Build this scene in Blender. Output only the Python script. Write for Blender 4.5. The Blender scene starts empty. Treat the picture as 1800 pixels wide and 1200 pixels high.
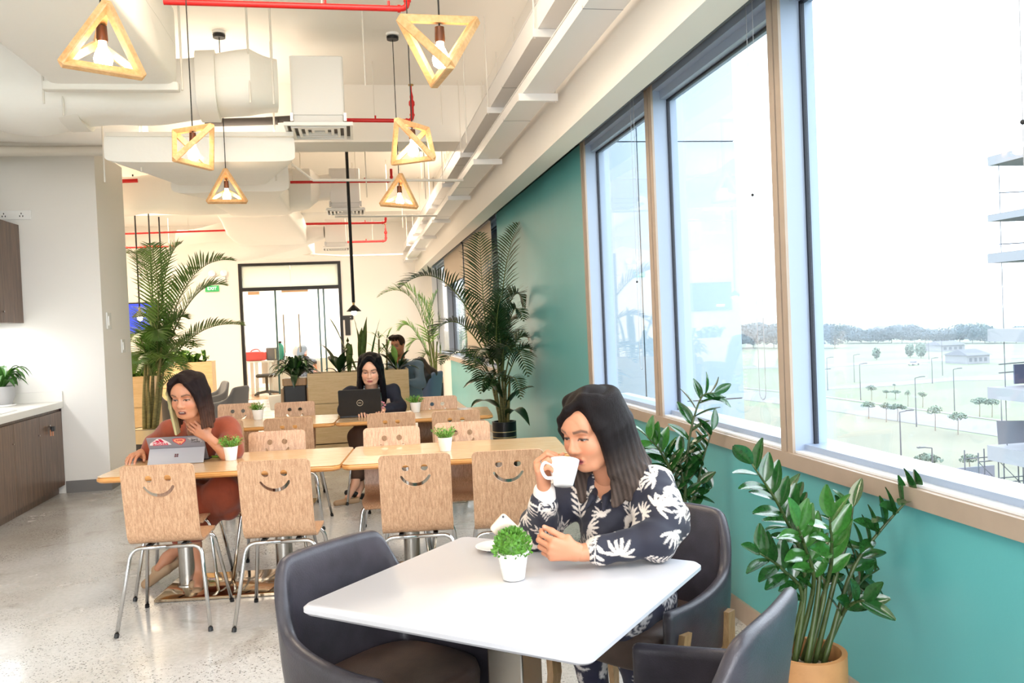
import bpy, bmesh, math, random
import numpy as np
from mathutils import Vector, Matrix, Quaternion
SC = bpy.context.scene
COL = SC.collection
PI = math.pi
rnd = random.Random(7)
# ------------------------------------------------------------------ camera
FPX, YAW, PITCH, ROLL = 1500.0, math.radians(10.31), math.radians(-1.23), math.radians(-2.42)
CAMP = Vector((0, 0, 1.52))
_f = Vector((math.sin(YAW)*math.cos(PITCH), math.cos(YAW)*math.cos(PITCH), math.sin(PITCH)))
_r = Vector((math.cos(YAW), -math.sin(YAW), 0)); _u = _r.cross(_f)
_r2 = math.cos(ROLL)*_r + math.sin(ROLL)*_u; _u2 = -math.sin(ROLL)*_r + math.cos(ROLL)*_u
cam = bpy.data.cameras.new('camera'); cam.sensor_fit = 'HORIZONTAL'; cam.sensor_width = 36.0
cam.lens = FPX*36.0/1800.0; cam.clip_start = 0.05; cam.clip_end = 5000
camo = bpy.data.objects.new('camera', cam); COL.objects.link(camo); SC.camera = camo
camo.matrix_world = Matrix(((_r2.x, _u2.x, -_f.x, 0), (_r2.y, _u2.y, -_f.y, 0), (_r2.z, _u2.z, -_f.z, CAMP.z), (0, 0, 0, 1)))
# ------------------------------------------------------------------ world, lights, exposure
w = bpy.data.worlds.new('sky'); SC.world = w; w.use_nodes = True
_bg = w.node_tree.nodes['Background']; _bg.inputs[0].default_value = (0.90, 0.955, 1.0, 1); _bg.inputs[1].default_value = 4.0
SC.view_settings.view_transform = 'Standard'; SC.view_settings.look = 'None'
SC.view_settings.exposure = 0.55; SC.view_settings.gamma = 1.0; SC.view_settings.use_curve_mapping = False
SC.cycles.use_denoising = True; SC.cycles.max_bounces = 10; SC.cycles.transparent_max_bounces = 24
SC.cycles.sample_clamp_indirect = 8.0; SC.cycles.caustics_reflective = False; SC.cycles.caustics_refractive = False
def area(name, loc, sx, sy, power, color, rot=(0, 0, 0)):
    l = bpy.data.lights.new(name, 'AREA'); l.shape = 'RECTANGLE'; l.size = sx; l.size_y = sy; l.energy = power; l.color = color
    o = bpy.data.objects.new(name, l); COL.objects.link(o); o.location = loc; o.rotation_euler = rot; return o
# area lights under the slab: near pair added fill, rear ones for unseen lamps
area('ceiling_area_light', (-0.6, 1.2, 3.95), 2.4, 1.2, 40, (1.0, 0.90, 0.78))
area('ceiling_area_light', (-0.4, 4.6, 3.98), 1.6, 1.0, 40, (1.0, 0.84, 0.66))
area('ceiling_area_light', (-4.2, 13.0, 3.95), 1.6, 3.0, 210, (1.0, 0.80, 0.58))
area('ceiling_area_light', (-4.2, 17.5, 3.95), 1.6, 2.4, 150, (1.0, 0.80, 0.58))
area('ceiling_area_light', (0.75, 12.6, 3.98), 0.9, 1.6, 40, (1.0, 0.82, 0.62))
area('ceiling_area_light', (0.6, 17.0, 3.98), 1.2, 1.2, 110, (1.0, 0.85, 0.68))
area('office_panel_light', (-1.3, 23.2, 3.0), 2.4, 1.6, 240, (1.0, 0.98, 0.95))
area('tray_fill_light', (1.275, 9.0, 3.48), 0.16, 13.0, 8, (1.0, 0.86, 0.70), (PI, 0, 0))  # added to brighten the ceiling, no fixture on the tray
area('duct_fill_light', (-1.2, 8.2, 3.27), 1.2, 1.1, 13, (1.0, 0.86, 0.70), (PI, 0, 0))  # added fill hidden above the duct box, lifts the slab
# added frontal fill behind the viewpoint, imitating daylight from unseen windows
area('rear_fill_light', (-2.2, -4.6, 1.9), 6.5, 3.2, 150, (0.96, 0.98, 1.0), (math.radians(95), 0, 0))
area('under_cabinet_light', (-3.42, 8.3, 1.70), 0.12, 1.6, 9, (0.95, 0.98, 1.0))
def at(x, y, X=None, Y=None, Z=None):
    """where the ray of photo pixel (x, y) meets the plane X=, Y= or Z=: used to survey real positions from the photograph"""
    d = (x-900)/FPX*_r2 - (y-600)/FPX*_u2 + _f
    t = (X-CAMP.x)/d.x if X is not None else (Y-CAMP.y)/d.y if Y is not None else (Z-CAMP.z)/d.z
    return CAMP + d*t
# ------------------------------------------------------------------ materials
def srgb(r, g, b):
    f = lambda c: (c/255/12.92) if c/255 <= .04045 else ((c/255+.055)/1.055)**2.4
    return (f(r), f(g), f(b), 1)
MATS = {}
def M(name, col=(.8, .8, .8, 1), rough=.5, metal=0, spec=.5, emit=None, es=0, sss=0, coat=0, bump=None, attr=None, var=None, sheen=0):
    """col rgba linear; bump=(scale, strength, stretch xyz); var=(scale, amount, stretch) mottles colour; attr=name of a colour attribute"""
    if name in MATS: return MATS[name]
    m = bpy.data.materials.new(name); m.use_nodes = True; nt = m.node_tree; b = nt.nodes['Principled BSDF']
    b.inputs['Base Color'].default_value = col; b.inputs['Roughness'].default_value = rough; b.inputs['Metallic'].default_value = metal
    b.inputs['Specular IOR Level'].default_value = spec
    if emit: b.inputs['Emission Color'].default_value = emit; b.inputs['Emission Strength'].default_value = es
    if sss: b.inputs['Subsurface Weight'].default_value = sss; b.inputs['Subsurface Radius'].default_value = (.012, .005, .003); b.inputs['Subsurface Scale'].default_value = 1
    if coat: b.inputs['Coat Weight'].default_value = coat; b.inputs['Coat Roughness'].default_value = .12
    if sheen: b.inputs['Sheen Weight'].default_value = sheen
    tc = nt.nodes.new('ShaderNodeTexCoord')
    def noise(scale, st, detail=4):
        mp = nt.nodes.new('ShaderNodeMapping'); mp.inputs['Scale'].default_value = st; nt.links.new(tc.outputs['Object'], mp.inputs[0])
        n = nt.nodes.new('ShaderNodeTexNoise'); n.inputs['Scale'].default_value = scale; n.inputs['Detail'].default_value = detail
        nt.links.new(mp.outputs[0], n.inputs['Vector']); return n
    src = None
    if attr:
        a = nt.nodes.new('ShaderNodeAttribute'); a.attribute_name = attr; src = a.outputs['Color']; nt.links.new(src, b.inputs['Base Color'])
    if var:
        n = noise(var[0], var[2] if len(var) > 2 else (1, 1, 1)); mr = nt.nodes.new('ShaderNodeMapRange')
        mr.inputs[1].default_value = .3; mr.inputs[2].default_value = .7; mr.inputs[3].default_value = 1-var[1]; mr.inputs[4].default_value = 1+var[1]
        nt.links.new(n.outputs[0], mr.inputs[0])
        mx = nt.nodes.new('ShaderNodeVectorMath'); mx.operation = 'SCALE'
        if src: nt.links.new(src, mx.inputs[0])
        else: mx.inputs[0].default_value = col[:3]
        nt.links.new(mr.outputs[0], mx.inputs['Scale']); nt.links.new(mx.outputs[0], b.inputs['Base Color'])
    if bump:
        n = noise(bump[0], bump[2] if len(bump) > 2 else (1, 1, 1)); bp = nt.nodes.new('ShaderNodeBump'); bp.inputs['Strength'].default_value = bump[1]
        bp.inputs['Distance'].default_value = .01; nt.links.new(n.outputs[0], bp.inputs['Height']); nt.links.new(bp.outputs[0], b.inputs['Normal'])
    MATS[name] = m; return m
def wood(name, c1, c2, stretch, scale=14, rough=.42, coat=.15, contrast=(.35, .65)):
    if name in MATS: return MATS[name]
    m = bpy.data.materials.new(name); m.use_nodes = True; nt = m.node_tree; b = nt.nodes['Principled BSDF']
    tc = nt.nodes.new('ShaderNodeTexCoord'); mp = nt.nodes.new('ShaderNodeMapping'); mp.inputs['Scale'].default_value = stretch
    n = nt.nodes.new('ShaderNodeTexNoise'); n.inputs['Scale'].default_value = scale; n.inputs['Detail'].default_value = 6; n.inputs['Distortion'].default_value = .4
    n2 = nt.nodes.new('ShaderNodeTexNoise'); n2.inputs['Scale'].default_value = scale*5; n2.inputs['Detail'].default_value = 3
    mx = nt.nodes.new('ShaderNodeMath'); mx.operation = 'MULTIPLY_ADD'; mx.inputs[1].default_value = .55
    r = nt.nodes.new('ShaderNodeValToRGB'); r.color_ramp.elements[0].position = contrast[0]; r.color_ramp.elements[1].position = contrast[1]
    r.color_ramp.elements[0].color = c1; r.color_ramp.elements[1].color = c2
    mul = nt.nodes.new('ShaderNodeMath'); mul.operation = 'MULTIPLY'; mul.inputs[1].default_value = .45
    L = nt.links.new; L(tc.outputs['Object'], mp.inputs[0]); L(mp.outputs[0], n.inputs['Vector']); L(mp.outputs[0], n2.inputs['Vector'])
    L(n2.outputs[0], mul.inputs[0]); L(n.outputs[0], mx.inputs[0]); L(mul.outputs[0], mx.inputs[2]); L(mx.outputs[0], r.inputs[0]); L(r.outputs[0], b.inputs['Base Color'])
    b.inputs['Roughness'].default_value = rough; b.inputs['Coat Weight'].default_value = coat; b.inputs['Coat Roughness'].default_value = .15
    MATS[name] = m; return m
def glass(name, tint=(.93, .97, 1, 1), refl=.035):
    if name in MATS: return MATS[name]
    m = bpy.data.materials.new(name); m.use_nodes = True; nt = m.node_tree; nt.nodes.clear()
    o = nt.nodes.new('ShaderNodeOutputMaterial'); t = nt.nodes.new('ShaderNodeBsdfTransparent'); t.inputs[0].default_value = tint
    g = nt.nodes.new('ShaderNodeBsdfGlossy'); g.inputs['Roughness'].default_value = .02
    lw = nt.nodes.new('ShaderNodeLayerWeight'); lw.inputs[0].default_value = .5
    pw = nt.nodes.new('ShaderNodeMath'); pw.operation = 'POWER'; pw.inputs[1].default_value = 4.0
    fr = nt.nodes.new('ShaderNodeMath'); fr.operation = 'MULTIPLY_ADD'; fr.inputs[1].default_value = .9; fr.inputs[2].default_value = refl
    mx = nt.nodes.new('ShaderNodeMixShader'); L = nt.links.new
    L(lw.outputs['Facing'], pw.inputs[0]); L(pw.outputs[0], fr.inputs[0])
    L(fr.outputs[0], mx.inputs[0]); L(t.outputs[0], mx.inputs[1]); L(g.outputs[0], mx.inputs[2]); L(mx.outputs[0], o.inputs[0])
    MATS[name] = m; return m
# ------------------------------------------------------------------ mesh helpers
class MB:
    """collects boxes, tubes, lathes ... into one mesh"""
    def __init__(s): s.v = []; s.f = []; s.mi = []; s.cur = 0
    def add(s, vs, fs):
        n = len(s.v); s.v += [tuple(v) for v in vs]; s.f += [tuple(i+n for i in f) for f in fs]; s.mi += [s.cur]*len(fs); return s
    def box(s, x0, x1, y0, y1, z0, z1, M_=None):
        vs = [Vector((x, y, z)) for z in (z0, z1) for y in (y0, y1) for x in (x0, x1)]
        if M_ is not None: vs = [M_ @ v for v in vs]
        return s.add(vs, [(0, 2, 3, 1), (4, 5, 7, 6), (0, 1, 5, 4), (2, 6, 7, 3), (0, 4, 6, 2), (1, 3, 7, 5)])
    def rbox(s, x0, x1, y0, y1, z0, z1, r=.02, n=3, M_=None, axis='z'):
        """box with corners rounded about the z axis and a small bevel on top and bottom"""
        pts = []
        for cx, cy, a0 in ((x1-r, y1-r, 0), (x0+r, y1-r, PI/2), (x0+r, y0+r, PI), (x1-r, y0+r, 1.5*PI)):
            for i in range(n+1):
                a = a0+PI/2*i/n; pts.append((cx+r*math.cos(a), cy+r*math.sin(a)))
        k = len(pts); b = min(r*.3, (z1-z0)*.3); cx, cy = (x0+x1)/2, (y0+y1)/2
        sx = 1-2*b/max(x1-x0, 1e-6); sy = 1-2*b/max(y1-y0, 1e-6)
        vs = []
        for z, q in ((z0, 1), (z0+b, 0), (z1-b, 0), (z1, 1)):
            for x, y in pts: vs.append(Vector((cx+(x-cx)*(sx if q else 1), cy+(y-cy)*(sy if q else 1), z)))
        if M_ is not None: vs = [M_ @ v for v in vs]
        fs = [tuple(range(k-1, -1, -1)), tuple(3*k+i for i in range(k))]
        for L in range(3): fs += [(L*k+i, L*k+(i+1) % k, (L+1)*k+(i+1) % k, (L+1)*k+i) for i in range(k)]
        return s.add(vs, fs)
    def tube(s, pts, r, seg=8, cap=True, closed=False):
        pts = [Vector(p) for p in pts]; n = len(pts); rs = r if isinstance(r, (list, tuple)) else [r]*n
        vs = []; fs = []; up = None
        for i, p in enumerate(pts):
            t = ((pts[(i+1) % n]-pts[i-1]) if closed else (pts[min(i+1, n-1)]-pts[max(i-1, 0)])).normalized()
            if up is None:
                a = Vector((0, 0, 1)) if abs(t.z) < .9 else Vector((1, 0, 0)); up = (a-t*a.dot(t)).normalized()
            else: up = (up-t*up.dot(t)).normalized()
            b = t.cross(up)
            for k in range(seg):
                a = 2*PI*k/seg; vs.append(p+(up*math.cos(a)+b*math.sin(a))*rs[i])
        for i in range(n if closed else n-1):
            j = (i+1) % n
            fs += [(i*seg+k, i*seg+(k+1) % seg, j*seg+(k+1) % seg, j*seg+k) for k in range(seg)]
        if cap and not closed: fs += [tuple(range(seg-1, -1, -1)), tuple((n-1)*seg+k for k in range(seg))]
        return s.add(vs, fs)
    def lathe(s, prof, seg=24, c=(0, 0, 0), sq=0):
        vs = []; n = len(prof); fs = []
        for r, z in prof:
            for k in range(seg):
                a = 2*PI*k/seg; vs.append((c[0]+r*math.cos(a), c[1]+r*math.sin(a), c[2]+z))
        for i in range(n-1): fs += [(i*seg+k, i*seg+(k+1) % seg, (i+1)*seg+(k+1) % seg, (i+1)*seg+k) for k in range(seg)]
        if prof[0][0] > 1e-5: fs.append(tuple(range(seg-1, -1, -1)))
        if prof[-1][0] > 1e-5: fs.append(tuple((n-1)*seg+k for k in range(seg)))
        return s.add(vs, fs)
    def ball(s, c, r, seg=12, sc=(1, 1, 1)):
        n = max(4, seg//2)
        vs = []; fs = []
        for i in range(n+1):
            ph = -PI/2+PI*i/n
            for k in range(seg):
                a = 2*PI*k/seg; vs.append((c[0]+r*sc[0]*math.cos(ph)*math.cos(a), c[1]+r*sc[1]*math.cos(ph)*math.sin(a), c[2]+r*sc[2]*math.sin(ph)))
        for i in range(n): fs += [(i*seg+k, i*seg+(k+1) % seg, (i+1)*seg+(k+1) % seg, (i+1)*seg+k) for k in range(seg)]
        return s.add(vs, fs)
    def grid(s, rows):
        n = len(rows[0]); b = len(s.v)
        vs = [p for r in rows for p in r]
        return s.add(vs, [(i*n+j, i*n+j+1, (i+1)*n+j+1, (i+1)*n+j) for i in range(len(rows)-1) for j in range(n-1)])
    def mesh(s, name, mats, smooth=False):
        me = bpy.data.meshes.new(name); me.from_pydata([tuple(v) for v in s.v], [], s.f)
        mats = mats if isinstance(mats, (list, tuple)) else [mats]
        for m in mats: me.materials.append(m)
        if len(mats) > 1: me.polygons.foreach_set('material_index', s.mi)
        if smooth: setsmooth(me, smooth)
        me.update(); return me
    def obj(s, name, mats, parent=None, smooth=False): return link(name, s.mesh(name, mats, smooth), parent)
def setsmooth(me, ang=True):
    me.polygons.foreach_set('use_smooth', [True]*len(me.polygons))
    if ang is not True: 
        try: me.set_sharp_from_angle(angle=math.radians(ang))
        except Exception: pass
def link(name, data, parent=None):
    o = bpy.data.objects.new(name, data); COL.objects.link(o)
    if parent is not None: o.parent = parent
    return o
def tag(o, label, cat, group=None, kind=None):
    o['label'] = label; o['category'] = cat
    if group: o['group'] = group
    if kind: o['kind'] = kind
    return o
def thing(name, label, cat, loc=(0, 0, 0), rz=0, group=None):
    o = link(name, None); o.location = loc; o.rotation_euler = (0, 0, rz); o.empty_display_size = .1
    return tag(o, label, cat, group)
def struct(o): o['kind'] = 'structure'; return o
KIDS = {}
def dup(root, loc, rz, label, group=None):
    """a copy of a thing with copies of its parts and sub-parts (sharing mesh data)"""
    r = root.copy(); COL.objects.link(r); r.location = loc; r.rotation_euler = (0, 0, rz); r['label'] = label
    if group: r['group'] = group
    for ch in root.children:
        c = ch.copy(); COL.objects.link(c); c.parent = r
        for g in ch.children:
            d = g.copy(); COL.objects.link(d); d.parent = c
    return r
def modmesh(name, me, mods):
    """bake modifiers [(type, {props})] into a new mesh"""
    o = bpy.data.objects.new('tmp', me); COL.objects.link(o)
    for t, pr in mods:
        m = o.modifiers.new(t, t)
        for k, v in pr.items(): setattr(m, k, v)
    dg = bpy.context.evaluated_depsgraph_get(); dg.update()
    r = bpy.data.meshes.new_from_object(o.evaluated_get(dg)); r.name = name
    bpy.data.objects.remove(o); bpy.data.meshes.remove(me); return r
def polyplate(name, outer, holes, th, mats, bevel=0):
    """flat plate (in x, y) with holes, thickness th centred on z = 0"""
    cu = bpy.data.curves.new('tmp', 'CURVE'); cu.dimensions = '2D'; cu.fill_mode = 'BOTH'; cu.extrude = th/2
    if bevel: cu.bevel_depth = bevel; cu.bevel_resolution = 1; cu.extrude = th/2-bevel; cu.offset = -bevel
    for poly in [outer]+holes:
        sp = cu.splines.new('POLY'); sp.points.add(len(poly)-1); sp.use_cyclic_u = True
        for i, p in enumerate(poly): sp.points[i].co = (p[0], p[1], 0, 1)
    o = bpy.data.objects.new('tmp', cu); COL.objects.link(o)
    dg = bpy.context.evaluated_depsgraph_get(); dg.update()
    me = bpy.data.meshes.new_from_object(o.evaluated_get(dg)); me.name = name
    bpy.data.objects.remove(o); bpy.data.curves.remove(cu)
    me.materials.clear(); me.materials.append(mats); return me
def textmesh(name, s, size, mat, th=.0006, shear=0, bold=0, spacing=1):
    cu = bpy.data.curves.new('tmp', 'FONT'); cu.body = s; cu.size = size; cu.extrude = th; cu.align_x = 'CENTER'; cu.align_y = 'CENTER'; cu.shear = shear; cu.offset = bold; cu.resolution_u = 3; cu.space_character = spacing
    o = bpy.data.objects.new('tmp', cu); COL.objects.link(o)
    dg = bpy.context.evaluated_depsgraph_get(); dg.update()
    me = bpy.data.meshes.new_from_object(o.evaluated_get(dg)); me.name = name
    bpy.data.objects.remove(o); bpy.data.curves.remove(cu)
    me.materials.clear(); me.materials.append(mat); return me
def rot(axis, deg): return Matrix.Rotation(math.radians(deg), 4, axis)
def T(x, y, z): return Matrix.Translation((x, y, z))
def frame(o, f, u):
    """matrix with local y along f and local z near u, origin o"""
    f = Vector(f).normalized(); u = Vector(u); x = f.cross(u).normalized(); z = x.cross(f)
    return Matrix(((x.x, f.x, z.x, o[0]), (x.y, f.y, z.y, o[1]), (x.z, f.z, z.z, o[2]), (0, 0, 0, 1)))
def rrect(w, h, r, n=4, cx=0, cy=0):
    p = []
    for sx, sy, a0 in ((1, 1, 0), (-1, 1, PI/2), (-1, -1, PI), (1, -1, 1.5*PI)):
        for i in range(n+1):
            a = a0+PI/2*i/n; p.append((cx+sx*(w/2-r)+r*math.cos(a), cy+sy*(h/2-r)+r*math.sin(a)))
    return p
def circ(cx, cy, r, n=16): return [(cx+r*math.cos(2*PI*i/n), cy+r*math.sin(2*PI*i/n)) for i in range(n)]
# ------------------------------------------------------------------ colours
white_paint = M('white_paint', srgb(238, 234, 228), .6, bump=(60, .03))
ceil_paint = M('ceiling_paint', srgb(242, 237, 229), .7)
teal_paint = M('teal_paint', srgb(98, 178, 182), .32, var=(1.2, .05), bump=(90, .03))
tan_trim = M('tan_trim', srgb(176, 158, 142), .45, var=(8, .05))
base_grey = M('baseboard_grey', srgb(120, 116, 114), .5)
alu = M('white_aluminium', srgb(160, 174, 196), .35)
seal = M('black_seal', srgb(25, 28, 40), .6)
chrome = M('chrome', srgb(205, 205, 205), .12, 1)
steel = M('brushed_steel', srgb(176, 172, 166), .25, 1, bump=(30, .05, (60, 60, 1)))
black_plastic = M('black_plastic', srgb(24, 24, 26), .45)
black_metal = M('black_metal', srgb(22, 22, 24), .4, .3)
red_paint = M('red_pipe_paint', srgb(205, 22, 22), .35)
oak_v = wood('oak_veneer_upright', srgb(172, 126, 92), srgb(224, 182, 146), (46, 46, .16), 3.2)
oak_x = wood('oak_veneer_tabletop', srgb(206, 162, 112), srgb(236, 204, 160), (.35, 9, 9), 8, .25, .5)
oak_edge = wood('oak_table_edge', srgb(206, 142, 76), srgb(226, 166, 98), (.4, 9, 9), 8, .4)
plank_oak = wood('planter_oak', srgb(206, 172, 122), srgb(228, 198, 152), (.4, 4, 9), 9, .5)
walnut = wood('walnut_laminate', srgb(76, 54, 40), srgb(124, 96, 76), (5, 5, .25), 7, .42)
beech = wood('pendant_wood', srgb(206, 152, 96), srgb(232, 188, 134), (3, 3, 3), 5, .45)
leg_wood = wood('leg_wood', srgb(150, 116, 78), srgb(186, 150, 108), (6, 6, .5), 8, .45)
white_gloss = M('white_tabletop', srgb(208, 207, 213), .28, coat=.15)
ceramic = M('white_ceramic', srgb(246, 245, 243), .15, coat=.4)
leather_dark = M('dark_leather', srgb(60, 56, 64), .33, var=(14, .22), bump=(220, .12), spec=.55)
leather_brown = M('brown_leather_seat', srgb(80, 62, 54), .45, var=(14, .2), bump=(220, .12))
grey_felt = M('grey_felt', srgb(98, 100, 104), .9, sheen=.2, bump=(300, .1))
green_leaf = M('leaf_green', srgb(60, 104, 40), .35, var=(9, .3), spec=.5)
green_dark = M('leaf_dark_green', srgb(34, 62, 30), .3, var=(9, .25))
green_palm = M('palm_leaf_green', srgb(86, 118, 46), .45, var=(5, .35))
green_light = M('leaf_light_green', srgb(126, 168, 78), .45, var=(9, .25))
green_zz = M('zz_leaf_green', srgb(36, 82, 36), .16, var=(9, .3), spec=.7, coat=.4)
stem_green = M('stem_green', srgb(92, 104, 50), .5, var=(12, .25))
cane_brown = M('cane_stem', srgb(112, 104, 58), .6, var=(14, .35, (1, 1, 6)))
soil = M('soil', srgb(52, 40, 32), .95, bump=(60, .6))
# ------------------------------------------------------------------ floor material
def floor_material():
    m = bpy.data.materials.new('polished_concrete'); m.use_nodes = True; nt = m.node_tree; b = nt.nodes['Principled BSDF']; L = nt.links.new
    tc = nt.nodes.new('ShaderNodeTexCoord')
    def noise(sc, det=4, dist=0):
        n = nt.nodes.new('ShaderNodeTexNoise'); n.inputs['Scale'].default_value = sc; n.inputs['Detail'].default_value = det; n.inputs['Distortion'].default_value = dist
        L(tc.outputs['Object'], n.inputs['Vector']); return n
    def ramp(src, stops):
        r = nt.nodes.new('ShaderNodeValToRGB'); e = r.color_ramp.elements
        e[0].position, e[0].color = stops[0]; e[1].position, e[1].color = stops[-1]
        for p, c in stops[1:-1]:
            k = e.new(p); k.color = c
        L(src, r.inputs[0]); return r
    def mix(fac, a, c, mode='MIX'):
        x = nt.nodes.new('ShaderNodeMix'); x.data_type = 'RGBA'; x.blend_type = mode
        if isinstance(fac, float): x.inputs[0].default_value = fac
        else: L(fac, x.inputs[0])
        for i, q in ((6, a), (7, c)):
            if isinstance(q, tuple): x.inputs[i].default_value = q
            else: L(q, x.inputs[i])
        return x.outputs[2]
    big = noise(.55, 5, .6)
    base = ramp(big.outputs[0], [(.3, srgb(180, 174, 164)), (.48, srgb(206, 204, 202)), (.7, srgb(222, 223, 225))]).outputs[0]
    fine = ramp(noise(40, 3).outputs[0], [(.3, (.88, .88, .88, 1)), (.7, (1.05, 1.05, 1.05, 1))]).outputs[0]
    col = mix(1.0, base, fine, 'MULTIPLY')
    st = ramp(noise(2.2, 6, 1.2).outputs[0], [(.60, (0, 0, 0, 1)), (.70, (1, 1, 1, 1))]).outputs[0]
    fs = nt.nodes.new('ShaderNodeMath'); fs.operation = 'MULTIPLY'; fs.inputs[1].default_value = .45; L(st, fs.inputs[0])
    col = mix(fs.outputs[0], col, srgb(150, 140, 128))
    mask = ramp(noise(1.5, 4, .5).outputs[0], [(.42, (0, 0, 0, 1)), (.58, (1, 1, 1, 1))]).outputs[0]
    for sc, th, c in ((62, .30, srgb(70, 66, 62)), (110, .26, srgb(96, 90, 84))):
        mp = nt.nodes.new('ShaderNodeMapping'); mp.inputs['Scale'].default_value = (1, 1.5, 1); mp.inputs['Rotation'].default_value = (0, 0, sc); L(tc.outputs['Object'], mp.inputs[0])
        v = nt.nodes.new('ShaderNodeTexVoronoi'); v.inputs['Scale'].default_value = sc; L(mp.outputs[0], v.inputs['Vector'])
        d = nt.nodes.new('ShaderNodeMath'); d.operation = 'LESS_THAN'; d.inputs[1].default_value = th; L(v.outputs['Distance'], d.inputs[0])
        sp = nt.nodes.new('ShaderNodeSeparateColor'); L(v.outputs['Color'], sp.inputs[0])
        k = nt.nodes.new('ShaderNodeMath'); k.operation = 'GREATER_THAN'; k.inputs[1].default_value = .62; L(sp.outputs[0], k.inputs[0])
        a = nt.nodes.new('ShaderNodeMath'); a.operation = 'MULTIPLY'; L(d.outputs[0], a.inputs[0]); L(k.outputs[0], a.inputs[1])
        a2 = nt.nodes.new('ShaderNodeMath'); a2.operation = 'MULTIPLY'; L(a.outputs[0], a2.inputs[0]); L(mask, a2.inputs[1])
        col = mix(a2.outputs[0], col, c)
    L(col, b.inputs['Base Color'])
    rr = ramp(noise(3, 4).outputs[0], [(.3, (.12, .12, .12, 1)), (.7, (.3, .3, .3, 1))]); L(rr.outputs[0], b.inputs['Roughness'])
    return m
# ------------------------------------------------------------------ setting
XR = 1.82; ZC = 4.05; YB = 20.5
floor_m = floor_material()
struct(MB().box(-7, XR+.2, -5, YB, -.12, 0).obj('floor', floor_m))
struct(MB().box(-7, XR+.25, -5, YB+.2, ZC, ZC+.15).obj('ceiling', ceil_paint))
# right wall: parapet, pier, lintel
struct(MB().box(XR, XR+.16, -5, 16.9, 0, .85).box(XR, XR+.16, 6.58, 10.75, .85, 2.95).obj('wall_right', teal_paint))
struct(MB().box(XR, XR+.16, 16.9, YB, 0, .85).box(XR, XR+.16, -5, YB, 2.92, ZC).box(XR-.02, XR+.16, 20.1, YB, .85, 2.92).obj('wall_right_upper', white_paint))
struct(MB().box(1.45, 1.63, -5, 20.2, 2.79, ZC).box(1.45, 1.82, 20.2, YB, 2.79, ZC).obj('trim_1', white_paint))          # soffit over the windows
struct(MB().box(XR-.015, XR, -5, 16.9, 0, .1).obj('baseboard_right', tan_trim))
struct(MB().box(XR-.025, XR+.11, -5, 6.56, .85, .915).box(XR-.025, XR+.11, 10.75, 20.1, .85, .915).obj('trim_2', tan_trim))   # sill trim
struct(MB().box(XR+.0, XR+.30, -5, 6.56, .9155, .925).box(XR, XR+.3, 10.75, 20.1, .9155, .925).obj('trim_3', M('sill_white', srgb(232, 236, 242), .35)))
win_glass = glass('window_glass')
def window(n, y0, y1):
    xg = XR+.095
    f = MB().box(xg-.05, xg+.05, y0, y1, .925, .95).box(xg-.05, xg+.05, y0, y1, 2.83, 2.92).box(XR, xg+.05, y0, y1, 2.88, 2.95)
    w_ = struct(f.obj('window_%d' % n, alu))
    MB().box(xg-.009, xg+.009, y0, y0+.012, .95, 2.83).box(xg-.009, xg+.009, y1-.012, y1, .95, 2.83).box(xg-.009, xg+.009, y0, y1, 2.818, 2.83).obj('seal', seal, w_)
    MB().box(xg-.004, xg+.004, y0+.01, y1-.01, .94, 2.84).obj('pane', win_glass, w_)
bays = [(-1.3, .22), (.32, 1.8), (1.9, 3.36), (3.46, 4.93), (5.05, 6.47)]
for i, (a, b_) in enumerate(bays[::-1]): window(i+1, a, b_)
mul = [(6.47, 6.58), (4.93, 5.05), (3.36, 3.46), (1.8, 1.9), (.22, .32), (-1.4, -1.3)]
for i, (a, b_) in enumerate(mul):
    o = struct(MB().box(XR+.001, XR+.15, a, b_, .925, 2.95).obj('trim_%d' % (4+i), alu))
    MB().box(XR-.012, XR+.001, a, a+(b_-a)*.44, .915, 2.95).box(XR-.012, XR+.001, a+(b_-a)*.56, b_, .915, 2.95).obj('cover_strip', tan_trim, o)
for i, (a, b_) in enumerate([(10.8, 13.7), (13.8, 16.9), (17.0, 20.0)]): window(6+i, a, b_)
for i, a in enumerate((13.7, 16.9)): struct(MB().box(XR-.01, XR+.15, a, a+.1, .925, 2.95).obj('trim_%d' % (10+i), alu))
# left: kitchen end wall and column face
struct(MB().box(-3.75, -2.52, 9.25, 10.3, 0, 3.46).obj('wall_left_end', white_paint))
struct(MB().box(-3.72, -3.57, -5, 9.249, 0, ZC).obj('wall_left', white_paint))
struct(MB().box(-7.1, -7, 10.3, YB, 0, ZC).box(-7, -3.75, 10.15, 10.3, 0, ZC).obj('wall_left_far', white_paint))
struct(MB().box(-2.94, -2.505, 9.235, 9.25, 0, .12).box(-2.52, -2.505, 9.25, 10.3, 0, .12).obj('baseboard_left', base_grey))
# transverse beams
struct(MB().box(-7, 1.45, 9.0, 9.5, 3.46, ZC).obj('trim_12', ceil_paint))
struct(MB().box(-7, 1.45, 14.6, 15.0, 3.5, ZC).obj('trim_13', ceil_paint))
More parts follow.
